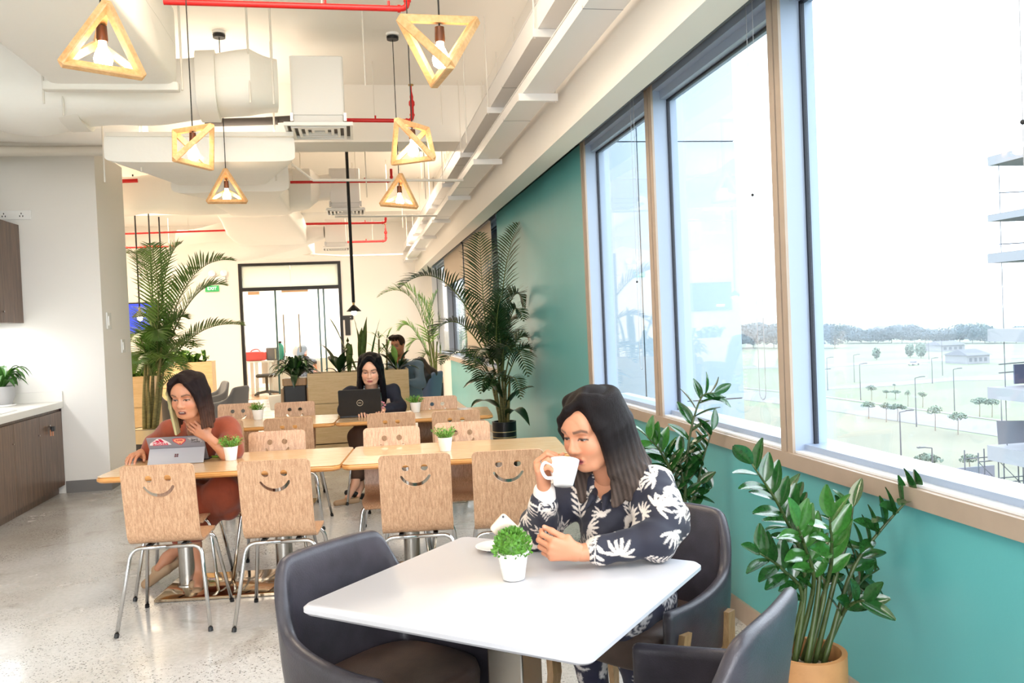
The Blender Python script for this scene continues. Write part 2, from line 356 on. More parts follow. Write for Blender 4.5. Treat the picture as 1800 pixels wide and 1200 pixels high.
# back wall with glazed door
DX0, DX1, DZ, DT = -2.57, -.335, 3.15, 2.55
struct(MB().box(-7, DX0, YB, YB+.15, 0, ZC).box(DX1, XR+.2, YB, YB+.15, 0, ZC).box(DX0, DX1, YB, YB+.15, DZ, ZC).obj('wall_back', white_paint))
dr = struct(MB().box(DX0-.04, DX0+.03, YB-.02, YB+.12, 0, DZ).box(DX1-.03, DX1+.04, YB-.02, YB+.12, 0, DZ).box(DX0+.03, DX1-.03, YB-.02, YB+.12, DZ-.06, DZ).box(DX0+.03, DX1-.03, YB-.02, YB+.12, DT-.04, DT+.04).obj('door_1', black_metal))
fro = bpy.data.materials.new('frosted_film'); fro.use_nodes = True; _n = fro.node_tree; _n.nodes.clear()
_o, _t, _d, _m = [_n.nodes.new(k) for k in ('ShaderNodeOutputMaterial', 'ShaderNodeBsdfTranslucent', 'ShaderNodeBsdfDiffuse', 'ShaderNodeMixShader')]
_t.inputs[0].default_value = (.86, .95, .9, 1); _d.inputs[0].default_value = (.86, .92, .88, 1); _m.inputs[0].default_value = .35
_n.links.new(_t.outputs[0], _m.inputs[1]); _n.links.new(_d.outputs[0], _m.inputs[2]); _n.links.new(_m.outputs[0], _o.inputs[0])
MB().box(DX0+.03, (DX0+DX1)/2-.008, YB+.05, YB+.06, DT+.04, DZ-.06).obj('transom_pane', fro, dr)
MB().box((DX0+DX1)/2+.008, DX1-.03, YB+.05, YB+.06, DT+.04, DZ-.06).obj('transom_pane', fro, dr)
dglass = glass('door_glass', (.94, .98, .96, 1))
for x0, x1 in ((DX0+.03, DX0+.75), (DX0+.76, DX0+1.5), (DX0+1.51, DX1-.03)):
    MB().box(x0, x1, YB+.04, YB+.052, 0.02, DT-.04).obj('door_pane', dglass, dr)
for x in (DX0+.92, DX0+1.27): MB().tube([(x, YB-.03, 1.05), (x, YB-.03, 1.95)], .018).box(x-.008, x+.008, YB-.03, YB+.04, 1.15, 1.17).box(x-.008, x+.008, YB-.03, YB+.04, 1.83, 1.85).obj('door_handle', steel, dr)
for x in (DX0+.755, DX1-.5, DX1-.38): MB().box(x-.02, x+.02, YB+.03, YB+.07, 0, DT-.04).obj('door_stile', M('green_glass_edge', srgb(40, 70, 66), .2), dr)
MB().box(DX0+.15, DX0+.4, YB+.02, YB+.08, DT-.12, DT-.05).box(DX0+.9, DX0+1.5, YB+.02, YB+.08, DT-.09, DT-.045).obj('patch_fitting', M('wood_patch', srgb(200, 160, 120), .5), dr)
# office beyond the glass
struct(MB().box(-4, 2, YB+.15, 25, -.1, .0).obj('floor_office', wood('office_floor', srgb(190, 130, 84), srgb(222, 170, 122), (1, .3, 1), 4, .25)))
struct(MB().box(-4, 2, 25, 25.1, 0, 3.3).box(-4.1, -4, YB+.15, 25, 0, 3.3).box(2, 2.1, YB+.15, 25, 0, 3.3).obj('wall_office', white_paint))
struct(MB().box(-4, 2, YB+.15, 25, 3.3, 3.4).obj('ceiling_office', white_paint))
# ------------------------------------------------------------------ kitchen run on the left
kc = thing('base_cabinet', 'walnut base cabinet run under the white worktop by the left wall', 'cabinet', (-2.95, 6.19, 0))
MB().box(-.60, -.02, 0, 3.05, .1, .86).obj('body', walnut, kc)
MB().box(-.55, -.06, 0, 3.05, 0, .1).obj('toe_kick', walnut, kc)
for i in range(5):
    d_ = MB().box(-.02, 0, .61*i+.002, .61*i+.607, .085, .83).obj('door', walnut, kc)
    if i < 4: MB().tube([(.0, .61*i+.57, .66), (.014, .61*i+.57, .66)], .007).obj('latch', chrome, d_)
    else:
        MB().tube([(0, 2.67, .72), (.018, 2.67, .72)], .012).obj('lock', chrome, d_)
MB().box(-.02, 0, 3.05, 3.055, 0.1, .855).obj('end_filler', M('filler_red', srgb(60, 34, 36), .5), kc)
kt = MB().rbox(-3.565, -2.925, 6.2, 9.245, .862, .925, .01).obj('worktop', M('worktop_white', srgb(236, 233, 226), .3)); tag(kt, 'thick white worktop on the walnut base cabinets', 'worktop')
MB().box(-3.565, -2.93, 9.228, 9.2449, .926, 1.03).obj('upstand', M('worktop_white'), kt)
sk = MB().rbox(-3.45, -3.02, 7.6, 8.35, .926, .934, .04, 4).obj('sink', M('sink_white', srgb(248, 248, 246), .2)); tag(sk, 'flat white sink cover let into the worktop', 'sink')
ky = thing('key_bunch', 'bunch of brass keys hanging from the cabinet lock', 'keys', (-2.932, 8.87, .70))
MB().tube([(0.006+.012*math.sin(a), .018*math.cos(a), -.01+.018*math.sin(a)) for a in [i*PI/6 for i in range(12)]], .004, 6, closed=True).obj('ring', chrome, ky)
MB().rbox(.0, .035, -.028, .028, -.032, .014, .012, 3).obj('fob', black_plastic, ky)
for y0, z0 in ((-.042, -.075), (.02, -.08)): MB().box(.004, .010, y0, y0+.02, z0, z0+.06).obj('key', M('copper_key', srgb(214, 140, 96), .3, .8), ky)
uc = thing('wall_cabinet', 'walnut wall cabinet mounted above the worktop on the left', 'cabinet', (-3.25, 7.0, 0))
MB().box(-.319, -.02, 0, 2.24, 1.725, 2.70).obj('body', walnut, uc)
for i in range(4):
    d_ = MB().box(-.02, 0, .56*i+.002, .56*i+.557, 1.725, 2.70).obj('door', walnut, uc)
    MB().tube([(0, .56*i+.06, 1.83), (.015, .56*i+.06, 1.83)], .008).obj('latch', chrome, d_)
so = thing('power_socket', 'white twin power socket high on the left wall', 'socket', (-3.3, 9.249, 2.80))
MB().rbox(-.17, .17, -.012, 0, -.045, .045, .01).obj('plate', ceramic, so)
for x in (-.08, .08):
    for dx, dz in ((0, .014), (-.014, -.012), (.014, -.012)): MB().box(x+dx-.004, x+dx+.004, -.0135, -.0121, dz-.008, dz+.008).obj('pin_hole', black_plastic, so)
for i, (y, z, s_) in enumerate(((9.45, 1.72, .07), (9.95, 1.45, .06))):
    sw = thing('wall_switch', ['white switch plate, the upper one on the column side', 'white switch plate, the lower one on the column side'][i], 'switch', (-2.519, y, z))
    MB().box(0, .012, -s_, s_, -s_*1.2, s_*1.2).obj('plate', ceramic, sw); MB().box(.012, .018, -s_*.5, s_*.5, -s_*.7, s_*.7).obj('rocker', ceramic, sw)
# ------------------------------------------------------------------ blinds
shade_m = M('blind_fabric', srgb(196, 182, 164), .8)
cas_m = M('blind_cassette_grey', srgb(92, 92, 96), .5)
chain_m = M('chain_white', srgb(176, 178, 184), .4)
BL = ['grey blind cassette above the window pane farthest along the near run', 'grey blind cassette above the middle pane of the near windows', 'grey blind cassette above the largest near window pane']
for i, (a, b_) in enumerate([(5.0, 6.5), (3.41, 4.99), (1.85, 3.40), (.27, 1.84)]):
    lb = BL[i] if i < 3 else 'grey blind cassette above the window beside the viewpoint'
    bl = thing('roller_blind', lb, 'blind', (1.72, a, 0), 0, 'rolled up blinds over the near windows')
    MB().rbox(-.065, .075, 0, b_-a, 2.90, 3.0, .012).obj('cassette', cas_m, bl)
    MB().tube([(0, .03, 2.885), (0, b_-a-.03, 2.885)], .018, 8).obj('bottom_bar', cas_m, bl)
    y0 = [.17, .12, .1, .1][i]; zb = [1.22, 1.16, 1.2, 1.2][i]
    MB().tube([(.06, y0, 2.9), (.06, y0, zb)]+[(.06, y0+.03-.03*math.cos(t), zb-.03*math.sin(t)) for t in [PI*k/6 for k in range(1, 6)]]+[(.06, y0+.06, zb), (.06, y0+.06, 2.9)], .0015, 5).obj('pull_chain', chain_m, bl)
    MB().ball((.06, y0+.06, [1.75, 2.05, 2, 2][i]), .007).obj('chain_joint', black_plastic, bl)
for i, (a, b_, zb) in enumerate([(10.85, 13.75, 1.05), (13.85, 16.85, 2.3)]):
    bl = thing('roller_blind', ['beige roller blind pulled far down behind the tall palm', 'beige roller blind half lowered at the far windows'][i], 'blind', (1.77, a, 0))
    MB().box(-.002, .002, 0.06, b_-a, zb, 2.86).obj('fabric', shade_m, bl); MB().tube([(0, 0.06, zb), (0, b_-a, zb)], .012).obj('bottom_bar', cas_m, bl)
    MB().tube([(0, 0.06, 2.88), (0, b_-a, 2.88)], .03).obj('roller', cas_m, bl)
# things on the back wall
tv = thing('wall_screen', 'wall screen with a blue picture behind the palm on the left', 'screen', (-5.02, YB-.05, 1.98))
MB().box(-.62, .62, 0, .045, -.36, .36).obj('case', black_plastic, tv)
MB().box(-.59, .59, -.004, -.0005, -.33, .33).obj('display', M('screen_blue', srgb(40, 60, 190), .3, emit=srgb(44, 66, 205), es=.8), tv)
MB().box(-.42, -.2, -.006, -.0045, -.26, -.2).obj('picture_mark', M('screen_white', (1, 1, 1, 1), .5, emit=(1, 1, 1, 1), es=.8), tv)
em = thing('emergency_light', 'white twin-head emergency light on the back wall', 'light', (-3.05, YB-.001, 2.88))
MB().rbox(-.16, .16, -.07, 0, -.16, -.02, .015).obj('case', ceramic, em)
for x in (-.13, .13): MB().lathe([(.03, -.06), (.075, 0), (.075, .03), (.0, .035)], 16).obj('lamp_head', ceramic, em).matrix_local = T(x, -.05, .06) @ rot('X', 80)
ex = thing('exit_sign', 'small green exit sign below the emergency light', 'sign', (-3.2, YB-.001, 2.60))
MB().box(-.15, .15, -.03, 0, -.07, .07).obj('panel', M('exit_green', srgb(40, 150, 80), .4, emit=srgb(40, 160, 90), es=.4), ex)
t_ = link('lettering', textmesh('lettering', 'EXIT', .1, M('screen_white')), ex); t_.rotation_euler = (PI/2, 0, 0); t_.location = (0, -.032, 0)
p_ = at(612, 558, Y=YB)
sg = thing('wall_sign', 'small black wall sign under the pole lamp right of the glass door', 'sign', (p_.x, YB-.001, p_.z))
MB().box(-.12, .12, -.02, 0, -.05, .05).obj('plate', black_plastic, sg); MB().box(-.07, .07, -.022, -.0201, -.012, .012).obj('text_bar', M('grey_mark', srgb(150, 150, 155), .5), sg)
ac = thing('access_reader', 'tall dark access panel on the wall behind the snake plant', 'access panel', (p_.x-.02, YB-.001, 1.62))
MB().box(-.06, .06, -.03, 0, -.22, .22).obj('case', black_plastic, ac)
# ------------------------------------------------------------------ things under the ceiling
wrap = M('duct_wrap_white', srgb(250, 247, 241), .55, bump=(9, .35))
tape = M('duct_flange', srgb(240, 236, 228), .5)
sheet = M('plenum_white', srgb(242, 240, 236), .4)
rod_m = M('rod_white', srgb(228, 222, 212), .5)
NS = [Vector((rnd.uniform(-1, 1), rnd.uniform(-1, 1), rnd.uniform(-1, 1)))*k for k in (3, 4, 6, 9, 13) for _ in range(3)]
NP = [rnd.uniform(0, 6) for _ in NS]
def wob(p): return sum(math.sin(p.dot(k)+q)/k.length for k, q in zip(NS, NP))
def duct(name, path, mats=None, parent=None, n=4.0, seg=36, amp=.03, sub=6):
    """wrapped duct along a path of (centre, half width, half height): a soft superellipse section"""
    P = []
    for i in range(len(path)-1):
        (a, w0, h0), (b, w1, h1) = path[i], path[i+1]
        for k in range(sub):
            t = k/sub; P.append((Vector(a).lerp(Vector(b), t), w0+(w1-w0)*t, h0+(h1-h0)*t))
    P.append((Vector(path[-1][0]), path[-1][1], path[-1][2]))
    d = (P[-1][0]-P[0][0]).normalized(); side = d.cross(Vector((0, 0, 1))).normalized(); mb = MB(); rows = []
    for c, hw, hh in P:
        row = []
        for k in range(seg+1):
            a = 2*PI*k/seg; ca, sa = math.cos(a), math.sin(a)
            q = c+side*hw*math.copysign(abs(ca)**(2/n), ca)+Vector((0, 0, 1))*hh*math.copysign(abs(sa)**(2/n), sa)
            o = (q-c).normalized(); row.append(q+o*amp*wob(q))
        rows.append(row)
    mb.grid(rows)
    mb.add(rows[0][:-1], [tuple(range(seg))]); mb.add(rows[-1][:-1], [tuple(range(seg-1, -1, -1))])
    return mb.obj(name, mats or wrap, parent, smooth=40)
def rods(parent, pts, r=.008):
    for x, y, z in pts: MB().tube([(x, y, z), (x, y, ZC)], r, 6).obj('rod', rod_m, parent)
# trunk duct
d1 = thing('air_duct', 'largest white rectangular air duct at the upper left', 'duct', (0, 0, 0))
duct('wrap', [((-1.6, 1.0, 3.60), .42, .29), ((-1.6, 6.45, 3.60), .42, .29)], None, d1, 14, 40, .012, 10)
MB().rbox(-2.06, -1.16, 6.40, 6.48, 3.27, 3.33, .015).obj('flange', tape, d1)
rods(d1, [(-1.14, 4.2, 3.2), (-1.14, 6.44, 3.28), (-2.06, 6.44, 3.18)])
d2 = thing('air_duct', 'lumpy white wrapped branch duct crossing to the nearest ceiling diffuser', 'duct')
duct('wrap', [((-3.0, 7.0, 3.50), .20, .22), ((-2.85, 7.0, 3.50), .36, .30), ((-2.3, 7.0, 3.47), .38, .30), ((-1.7, 7.0, 3.45), .34, .26), ((-1.3, 7.05, 3.46), .32, .25), ((-.75, 7.15, 3.50), .30, .26), ((-.55, 7.3, 3.52), .22, .22)], None, d2, 3.2, 36, .065)
MB().box(-2.99, -2.93, 6.66, 7.3, 3.2, 3.82).obj('flange', tape, d2)
for x, q in ((-2.1, .385), (-1.12, .32)): duct('strap', [((x, 7.03, 3.465), q, q*.80), ((x+.14, 7.04, 3.465), q, q*.80)], tape, d2, 3.2, 32, .02, 2)
rods(d2, [(-.72, 6.85, 3.3), (-.55, 6.9, 3.3), (-2.0, 6.65, 3.15)])
pos = [(-.45, -.01, 7.4, 7.75, 3.34, 3.84, 'nearest'), (-.27, .14, 11.85, 12.2, 3.25, 3.72, 'second'), (-.48, -.1, 15.9, 16.2, 3.12, 3.55, 'farthest')]
for i, (x0, x1, y0, y1, z0, z1, w_) in enumerate(pos):
    pb = thing('plenum_box', '%s white plenum box at the end of a wrapped duct' % w_, 'plenum box', ((x0+x1)/2, (y0+y1)/2, z0))
    hx, hy = (x1-x0)/2, (y1-y0)/2
    MB().rbox(-hx, hx, -hy, hy, 0, z1-z0, .02).obj('box', sheet, pb)
    MB().box(-hx*.92, hx*.92, -hy*.95, hy*.95, -.075, 0).obj('neck', sheet, pb)
    for sx in (-1, 1): MB().box(sx*hx-.012, sx*hx+.012, -hy-.01, -hy+.03, -.05, .02).obj('bracket', steel, pb)
    df = thing('ceiling_diffuser', '%s square white air diffuser below its plenum box' % w_, 'diffuser', ((x0+x1)/2, (y0+y1)/2, z0-.075))
    s_ = max(hx*1.28, .22)
    for k in range(5):
        a = s_*(1-.19*k); b_ = a-s_*.085; zz = -.005-.012*(0 if k == 0 else 1)+.006*k
        m_ = MB(); m_.cur = 0
        for (ax0, ax1, ay0, ay1) in ((-a, a, -a, -b_), (-a, a, b_, a), (-a, -b_, -b_, b_), (b_, a, -b_, b_)): m_.box(ax0, ax1, ay0, ay1, zz-.03, zz)
        m_.obj('frame' if k == 0 else 'louvre', sheet, df)
    MB().box(-s_*.95, s_*.95, -s_*.95, s_*.95, -.0045, -.001).obj('throat', M('throat_grey', srgb(120, 116, 112), .7), df)
d3 = thing('air_duct', 'wide flat white duct box with slanted corner behind the first pendants', 'duct')
duct('wrap', [((-1.2, 7.55, 3.10), .76, .115), ((-1.22, 8.0, 3.11), .66, .115), ((-1.25, 8.9, 3.13), .44, .115)], None, d3, 9, 36, .012)
MB().box(-1.95, -.45, 7.50, 7.56, 3.19, 3.225).obj('flange', tape, d3)
rods(d3, [(-.62, 7.7, 3.0), (-1.75, 7.8, 2.95), (-.7, 8.6, 3.0), (-2.1, 8.0, 2.9)])
d4 = thing('air_duct', 'stepped white trunk duct above the second pendant row', 'duct')
duct('wrap', [((-1.25, 9.6, 3.22), .62, .17), ((-1.22, 10.4, 3.24), .44, .15), ((-1.2, 12.2, 3.3), .42, .15)], None, d4, 8, 36, .015)
MB().box(-1.75, -.62, 12.2, 12.28, 3.29, 3.35).obj('flange', tape, d4)
rods(d4, [(-.66, 12.24, 3.3), (-1.7, 12.24, 3.3)])
d5 = thing('air_duct', 'round wrapped branch duct left of the second plenum box', 'duct')
duct('wrap', [((-.9, 11.9, 3.42), .30, .27), ((-.55, 11.95, 3.44), .28, .26), ((-.42, 12.0, 3.45), .16, .17), ((-.27, 12.0, 3.45), .16, .17)], None, d5, 3, 32, .05)
d6 = thing('air_duct', 'crumpled wrapped duct elbow beyond the white column', 'duct')
duct('wrap', [((-3.4, 11.6, 3.35), .3, .30), ((-2.75, 11.7, 3.36), .34, .31), ((-2.2, 11.8, 3.42), .3, .26), ((-1.6, 11.9, 3.4), .24, .2)], None, d6, 3, 32, .06)
d7 = thing('air_duct', 'far white trunk duct in front of the back wall', 'duct')
duct('wrap', [((-1.42, 13.2, 3.42), .52, .16), ((-1.4, 14.6, 3.32), .62, .2), ((-1.4, 18.5, 3.28), .62, .2)], None, d7, 8, 36, .015)
d8 = thing('air_duct', 'far wrapped round duct feeding the farthest plenum box', 'duct')
duct('wrap', [((-3.1, 16.6, 3.2), .3, .34), ((-2.2, 16.4, 3.2), .36, .36), ((-1.3, 16.2, 3.27), .3, .28), ((-.7, 16.1, 3.3), .26, .22), ((-.48, 16.05, 3.32), .16, .16)], None, d8, 3, 32, .05)
d9 = thing('air_duct', 'white insulated pipe running along the beam above the column', 'duct')
duct('wrap', [((-3.56, 8.72, 3.52), .11, .11), ((-1.9, 8.72, 3.50), .11, .11)], None, d9, 2, 16, .02)
tag(MB().tube([(-3.56, 8.8, 3.34), (-2.3, 8.8, 3.34)], .05, 12).obj('conduit', rod_m, None, 40), 'slim white pipe below the insulated pipe above the column', 'pipe')
tag(MB().tube([(-.55, 8.7, 3.18), (-.35, 8.7, 3.02), (1.15, 8.7, 3.0)], .014, 8).obj('conduit', rod_m, None, 40), 'thin white conduit bending towards the cable tray', 'pipe')
tag(MB().tube([(-.2, 11.2, 2.98), (1.12, 11.3, 2.98)], .014, 8).obj('conduit', rod_m, None, 40), 'thin straight white conduit across to the tray farther back', 'pipe')
tag(MB().tube([(-2.6, 18.5, 3.3), (-.2, 17.4, 3.0), (1.0, 17.4, 3.0)], .02, 8).obj('conduit', rod_m, None, 40), 'thin white conduit across the far end of the room', 'pipe')
# red sprinkler pipes
def redpipe(label, pts, r, valve=True, drops=()):
    t = thing('sprinkler_pipe', label, 'pipe')
    q = []; n = len(pts)
    for i, p in enumerate(pts):
        p = Vector(p)
        if 0 < i < n-1:
            a, b_ = Vector(pts[i-1]), Vector(pts[i+1]); R_ = r*2.6
            s0, s1 = p+(a-p).normalized()*R_, p+(b_-p).normalized()*R_
            for k in range(6):
                u_ = k/5; q.append(s0*(1-u_)**2+p*2*u_*(1-u_)+s1*u_*u_)
        else: q.append(p)
    MB().tube(q, r, 14).obj('pipe', red_paint, t, 40)
    for i in range(1, n-1):
        p = Vector(pts[i])
        for o_ in (pts[i-1], pts[i+1]):
            dv = (Vector(o_)-p).normalized(); MB().tube([p+dv*r*2.4, p+dv*r*3.4], r*1.3, 14).obj('fitting', red_paint, t, 40)
    e = Vector(pts[-1])
    if valve:
        MB().lathe([(r*.9, 0), (r*1.5, .02), (r*1.5, .05), (r*.8, .07), (r*.9, .10), (r*.35, .15), (r*.35, .2)], 14, e).obj('valve', red_paint, t, 40)
        MB().lathe([(r*.3, .2), (r*1.3, .205), (r*1.3, .215), (0, .22)], 12, e).obj('valve_wheel', M('brass', srgb(176, 140, 80), .35, .8), t)
    for d in (pts[0], Vector(pts[0]).lerp(Vector(pts[1]), .62)): MB().tube([Vector(d)+Vector((.03, 0, r*.9)), Vector((d[0]+.03, d[1], ZC))], .004, 5).obj('hanger', rod_m, t)
    for d in drops: MB().tube([d, Vector(d)+Vector((0, 0, r*2.6))], r*.45, 8).obj('outlet', red_paint, t)
redpipe('thick red sprinkler pipe along the top edge above the front pendants', [(-1.08, 5.62, 3.60), (.42, 5.56, 3.57), (.42, 5.56, 4.04)], .018*1.05, False, [(-.1, 5.58, 3.58), (.3, 5.565, 3.57)])
redpipe('red sprinkler pipe with an upright valve beside the nearest plenum box', [(-.4, 8.22, 3.50), (.62, 8.22, 3.49), (.62, 8.22, 3.62)], .019, True, [(.27, 8.22, 3.49)])
tag(MB().tube([(-1.25, 8.05, 3.43), (-.62, 8.1, 3.46)], .036, 12).tube([(-.72, 8.1, 3.465), (-.45, 8.13, 3.49)], .030, 12).obj('pipe_sleeve', M('dark_sleeve', srgb(64, 58, 54), .7), None, 40), 'dark rubber sleeve on the red pipe left of the nearest plenum box', 'pipe sleeve')
redpipe('red sprinkler pipe behind the hanging lamp, level with the second plenum box', [(-.75, 11.4, 3.46), (.55, 11.4, 3.46), (.55, 11.4, 3.62)], .018, False, [(.2, 11.4, 3.46)])
redpipe('long thin red sprinkler pipe just above the black pole lamp', [(-1.55, 15.7, 3.45), (.62, 15.7, 3.44), (.62, 15.7, 3.56)], .021, False, [(.25, 15.7, 3.44)])
redpipe('short red sprinkler pipe with a valve near the back wall', [(-.1, 18.6, 3.40), (.72, 18.6, 3.40), (.72, 18.6, 3.55)], .022, True, [(.3, 18.6, 3.4)])
redpipe('red sprinkler pipe beyond the column above the left palm', [(-4.6, 18.4, 3.38), (-3.15, 18.4, 3.38), (-3.15, 18.4, 3.5)], .024, True)
redpipe('short red pipe stub between the crumpled duct and the column', [(-3.6, 11.1, 3.42), (-2.55, 11.15, 3.46)], .024, False)
redpipe('thin red sprinkler line with a white joint, above the palm', [(-4.2, 15.4, 3.30), (-1.9, 15.4, 3.33)], .016, False)
# cable trays
tray_m = M('tray_white', srgb(232, 230, 228), .4)
for nm, lab, zt, ys in (('cable_tray', 'upper white cable tray hung along the window side', 3.30, [5.13, 6.99, 8.82, 10.7, 12.6, 14.5, 16.4, 18.3]), ('cable_tray', 'lower white cable tray hung under the upper tray', 3.05, [5.65, 7.89, 10.1, 12.3, 14.5, 16.7, 18.9])):
    t = thing(nm, lab, 'cable tray', (1.275, 0, zt)); hc = .16 if zt > 3.2 else .08
    MB().box(-.10, .10, 2.5, 20.3, .005, .012).box(-.104, -.10, 2.5, 20.3, .005, hc).box(.10, .104, 2.5, 20.3, .005, hc).obj('channel', tray_m, t)
    MB().box(-.11, -.09, 2.5, 20.3, hc-.002, hc+.003).box(.09, .11, 2.5, 20.3, hc-.002, hc+.003).obj('rim', tray_m, t)
    for y in ys+[3.3]:
        MB().box(-.135, .135, y-.02, y+.02, -.045, .004).obj('bracket', tray_m, t)
        for x in ((-.122, .122) if zt > 3.2 else (.122,)): MB().tube([(x, y, -.05), (x, y, ZC-zt)], .005, 6).obj('rod', rod_m, t)
    for y in (4.1, 6.4, 9.5, 12.0): MB().box(-.1045, .1045, y, y+.006, .004, .02).obj('joint', M('grey_mark2', srgb(140, 140, 146), .5), t)
for i, (x, y) in enumerate([(.16, 6.9), (.2, 10.4), (.75, 9.8), (.92, 10.6), (.55, 13.0), (.8, 13.6), (1.0, 12.0), (.95, 15.2), (.9, 8.2), (1.02, 7.4), (.05, 13.2)]):
    tag(MB().tube([(x, y, 3.1 if i % 2 else 3.45), (x, y, ZC)], .006, 6).obj('hanger_rod', rod_m), 'thin white hanger rod, %s counted from the left of the cable trays' % ['first', 'second', 'third', 'fourth', 'fifth', 'sixth', 'seventh', 'eighth', 'ninth', 'tenth', 'eleventh'][sorted([.16/6.9, .2/10.4, .75/9.8, .92/10.6, .55/13.0, .8/13.6, 1.0/12.0, .95/15.2, .9/8.2, 1.02/7.4, .05/13.2]).index(x/y)], 'rod', 'loose hanger rods under the ceiling')
# wooden tetrahedron pendants
bulb_m = M('bulb_glow', (1, .8, .55, 1), .3, emit=(1.0, .80, .52, 1), es=42)
sock_m = M('copper_socket', srgb(96, 62, 44), .35, .6)
cord_m = M('black_cord', srgb(18, 18, 18), .6)
PEN = [([(-.863, 3.437, 2.786), (-1.04, 3.458, 2.562), (-.775, 3.564, 2.545), (-.969, 3.692, 2.711)], 'triangular wooden pendant lamp nearest the upper left corner'),
 ([(.222, 3.413, 2.745), (.539, 3.45, 2.754), (.368, 3.598, 2.529), (.404, 3.281, 2.519)], 'wooden pendant lamp hanging upside down, point to the floor, under the thick red pipe'),
 ([(-1.034, 5.484, 2.768), (-.782, 5.313, 2.766), (-.827, 5.52, 2.546), (-.999, 5.267, 2.556)], 'wooden pendant lamp showing a square outline with one diagonal, on the left'),
 ([(.293, 5.176, 2.769), (.502, 5.417, 2.767), (.512, 5.196, 2.537), (.271, 5.405, 2.547)], 'tilted wooden pendant lamp showing a square outline, right of the nearest diffuser'),
 ([(-1.001, 7.374, 2.89), (-1.159, 7.401, 2.626), (-.852, 7.437, 2.626), (-1.033, 7.651, 2.757)], 'small triangular wooden pendant lamp hanging farthest back on the left'),
 ([(.435, 7.351, 2.832), (.252, 7.392, 2.58), (.564, 7.374, 2.547), (.435, 7.626, 2.682)], 'small triangular wooden pendant lamp hanging farthest back on the right'),
 ([(-4.62, 14.1, 2.9), (-4.75, 14.3, 2.62), (-4.45, 14.2, 2.6), (-4.6, 13.95, 2.7)], 'wooden pendant lamp half hidden beyond the column')]
def pendant(vs, label):
    vs = [Vector(v) for v in vs]; c = sum(vs, Vector())/4
    t = thing('pendant_lamp', label, 'pendant lamp', c, 0, 'wooden triangle pendants')
    V = [v-c for v in vs]
    for i in range(4):
        for j in range(i+1, 4):
            a, b_ = V[i], V[j]; out = ((a+b_)/2).normalized(); d = (b_-a).normalized(); s_ = d.cross(out)
            hw, hh = .017, .011
            rowA = []
            mb = MB()
            e0, e1 = a+d*.004, b_-d*.004
            prof = [(-hw, hh-.004), (-hw+.004, hh), (hw-.004, hh), (hw, hh-.004), (hw*.8, -hh*1.6), (-hw*.8, -hh*1.6)]
            P0 = [e0+s_*x+out*y for x, y in prof]; P1 = [e1+s_*x+out*y for x, y in prof]; k = len(prof)
            mb.add(P0+P1, [tuple(range(k-1, -1, -1)), tuple(range(k, 2*k))]+[(q, (q+1) % k, k+(q+1) % k, k+q) for q in range(k)])
            mb.obj('bar', beech, t)
    top = max(v.z for v in V)
    MB().tube([(0, 0, .085), (0, 0, ZC-c.z-.03)], .0035, 8).obj('cord', cord_m, t)
    MB().lathe([(.006, .085), (.019, .08), (.021, .03), (.019, .02), (0, .02)], 16).obj('socket', sock_m, t, 40)
    MB().lathe([(.014, .02), (.016, .0), (.028, -.025), (.035, -.048), (.030, -.071), (.015, -.082), (0, -.085)], 18).obj('bulb', bulb_m, t, True)
    MB().lathe([(0, ZC-c.z-.055), (.05, ZC-c.z-.055), (.052, ZC-c.z-.03), (.03, ZC-c.z-.02)], 20).obj('canopy', black_metal, t, 40)
    MB().lathe([(.045, ZC-c.z-.022), (.055, ZC-c.z-.02), (.055, ZC-c.z)], 16).obj('ceiling_box', sheet, t, 40)
for v, l in PEN: pendant(v, l)
# black cone lamps
glow2 = M('white_bulb', (1, .9, .9, 1), .3, emit=(1, .88, .86, 1), es=14)
def cone_lamp(label, p, s_, pole, grp):
    t = thing('cone_lamp', label, 'pendant lamp', p, 0, grp)
    MB().lathe([(.012*s_, .11*s_), (.03*s_, .10*s_), (.13*s_, 0), (.135*s_, -.012*s_), (.125*s_, -.01*s_), (.03*s_, .08*s_)], 24).obj('shade', black_metal, t, 40)
    MB().lathe([(.02*s_, .10*s_), (.02*s_, .16*s_), (.01*s_, .17*s_)], 12).obj('cap', M('brass'), t, 40)
    MB().tube([(0, 0, .15*s_), (0, 0, ZC-p[2])], pole, 8).obj('stem', black_metal, t)
    MB().ball((0, 0, -.035*s_), .05*s_, 14).obj('bulb', glow2, t, True)
q = at(622, 546, Y=9.85); cone_lamp('black cone lamp on a thick black pole in the middle of the room', q, .62, .018, None)
for i, (x, l) in enumerate(((246, 'left'), (270, 'middle'), (288, 'right'))):
    q = at(x, 556+i, Y=14.0+.4*i); cone_lamp('%s one of three small black cone lamps in front of the wall screen' % l, q, .85, .012, 'three cone lamps beyond the column')
# ------------------------------------------------------------------ wooden chairs with a cut-out face
def smile_holes():
    h = [circ(sx*.048, -.073, .0185, 18) for sx in (-1, 1)]
    R0, R1 = .0842, .0760; out = []; inn = []
    c0, c1 = -.174+R0, -.153+R1
    for i in range(15):
        a = -PI/2+math.radians(-67+134*i/14); out.append((R0*math.cos(a), c0+R0*math.sin(a)))
    for i in range(15):
        a = -PI/2+math.radians(62-124*i/14); inn.append((R1*math.cos(a), c1+R1*math.sin(a)))
    def cap(p, q):   # rounded stroke end
        c = ((p[0]+q[0])/2, (p[1]+q[1])/2); r = math.hypot(p[0]-q[0], p[1]-q[1])/2; a = math.atan2(p[1]-c[1], p[0]-c[0])
        return [(c[0]+r*math.cos(a+PI*k/5), c[1]+r*math.sin(a+PI*k/5)) for k in range(1, 5)]
    return h+[out+cap(out[-1], inn[0])+inn+cap(inn[-1], out[0])]
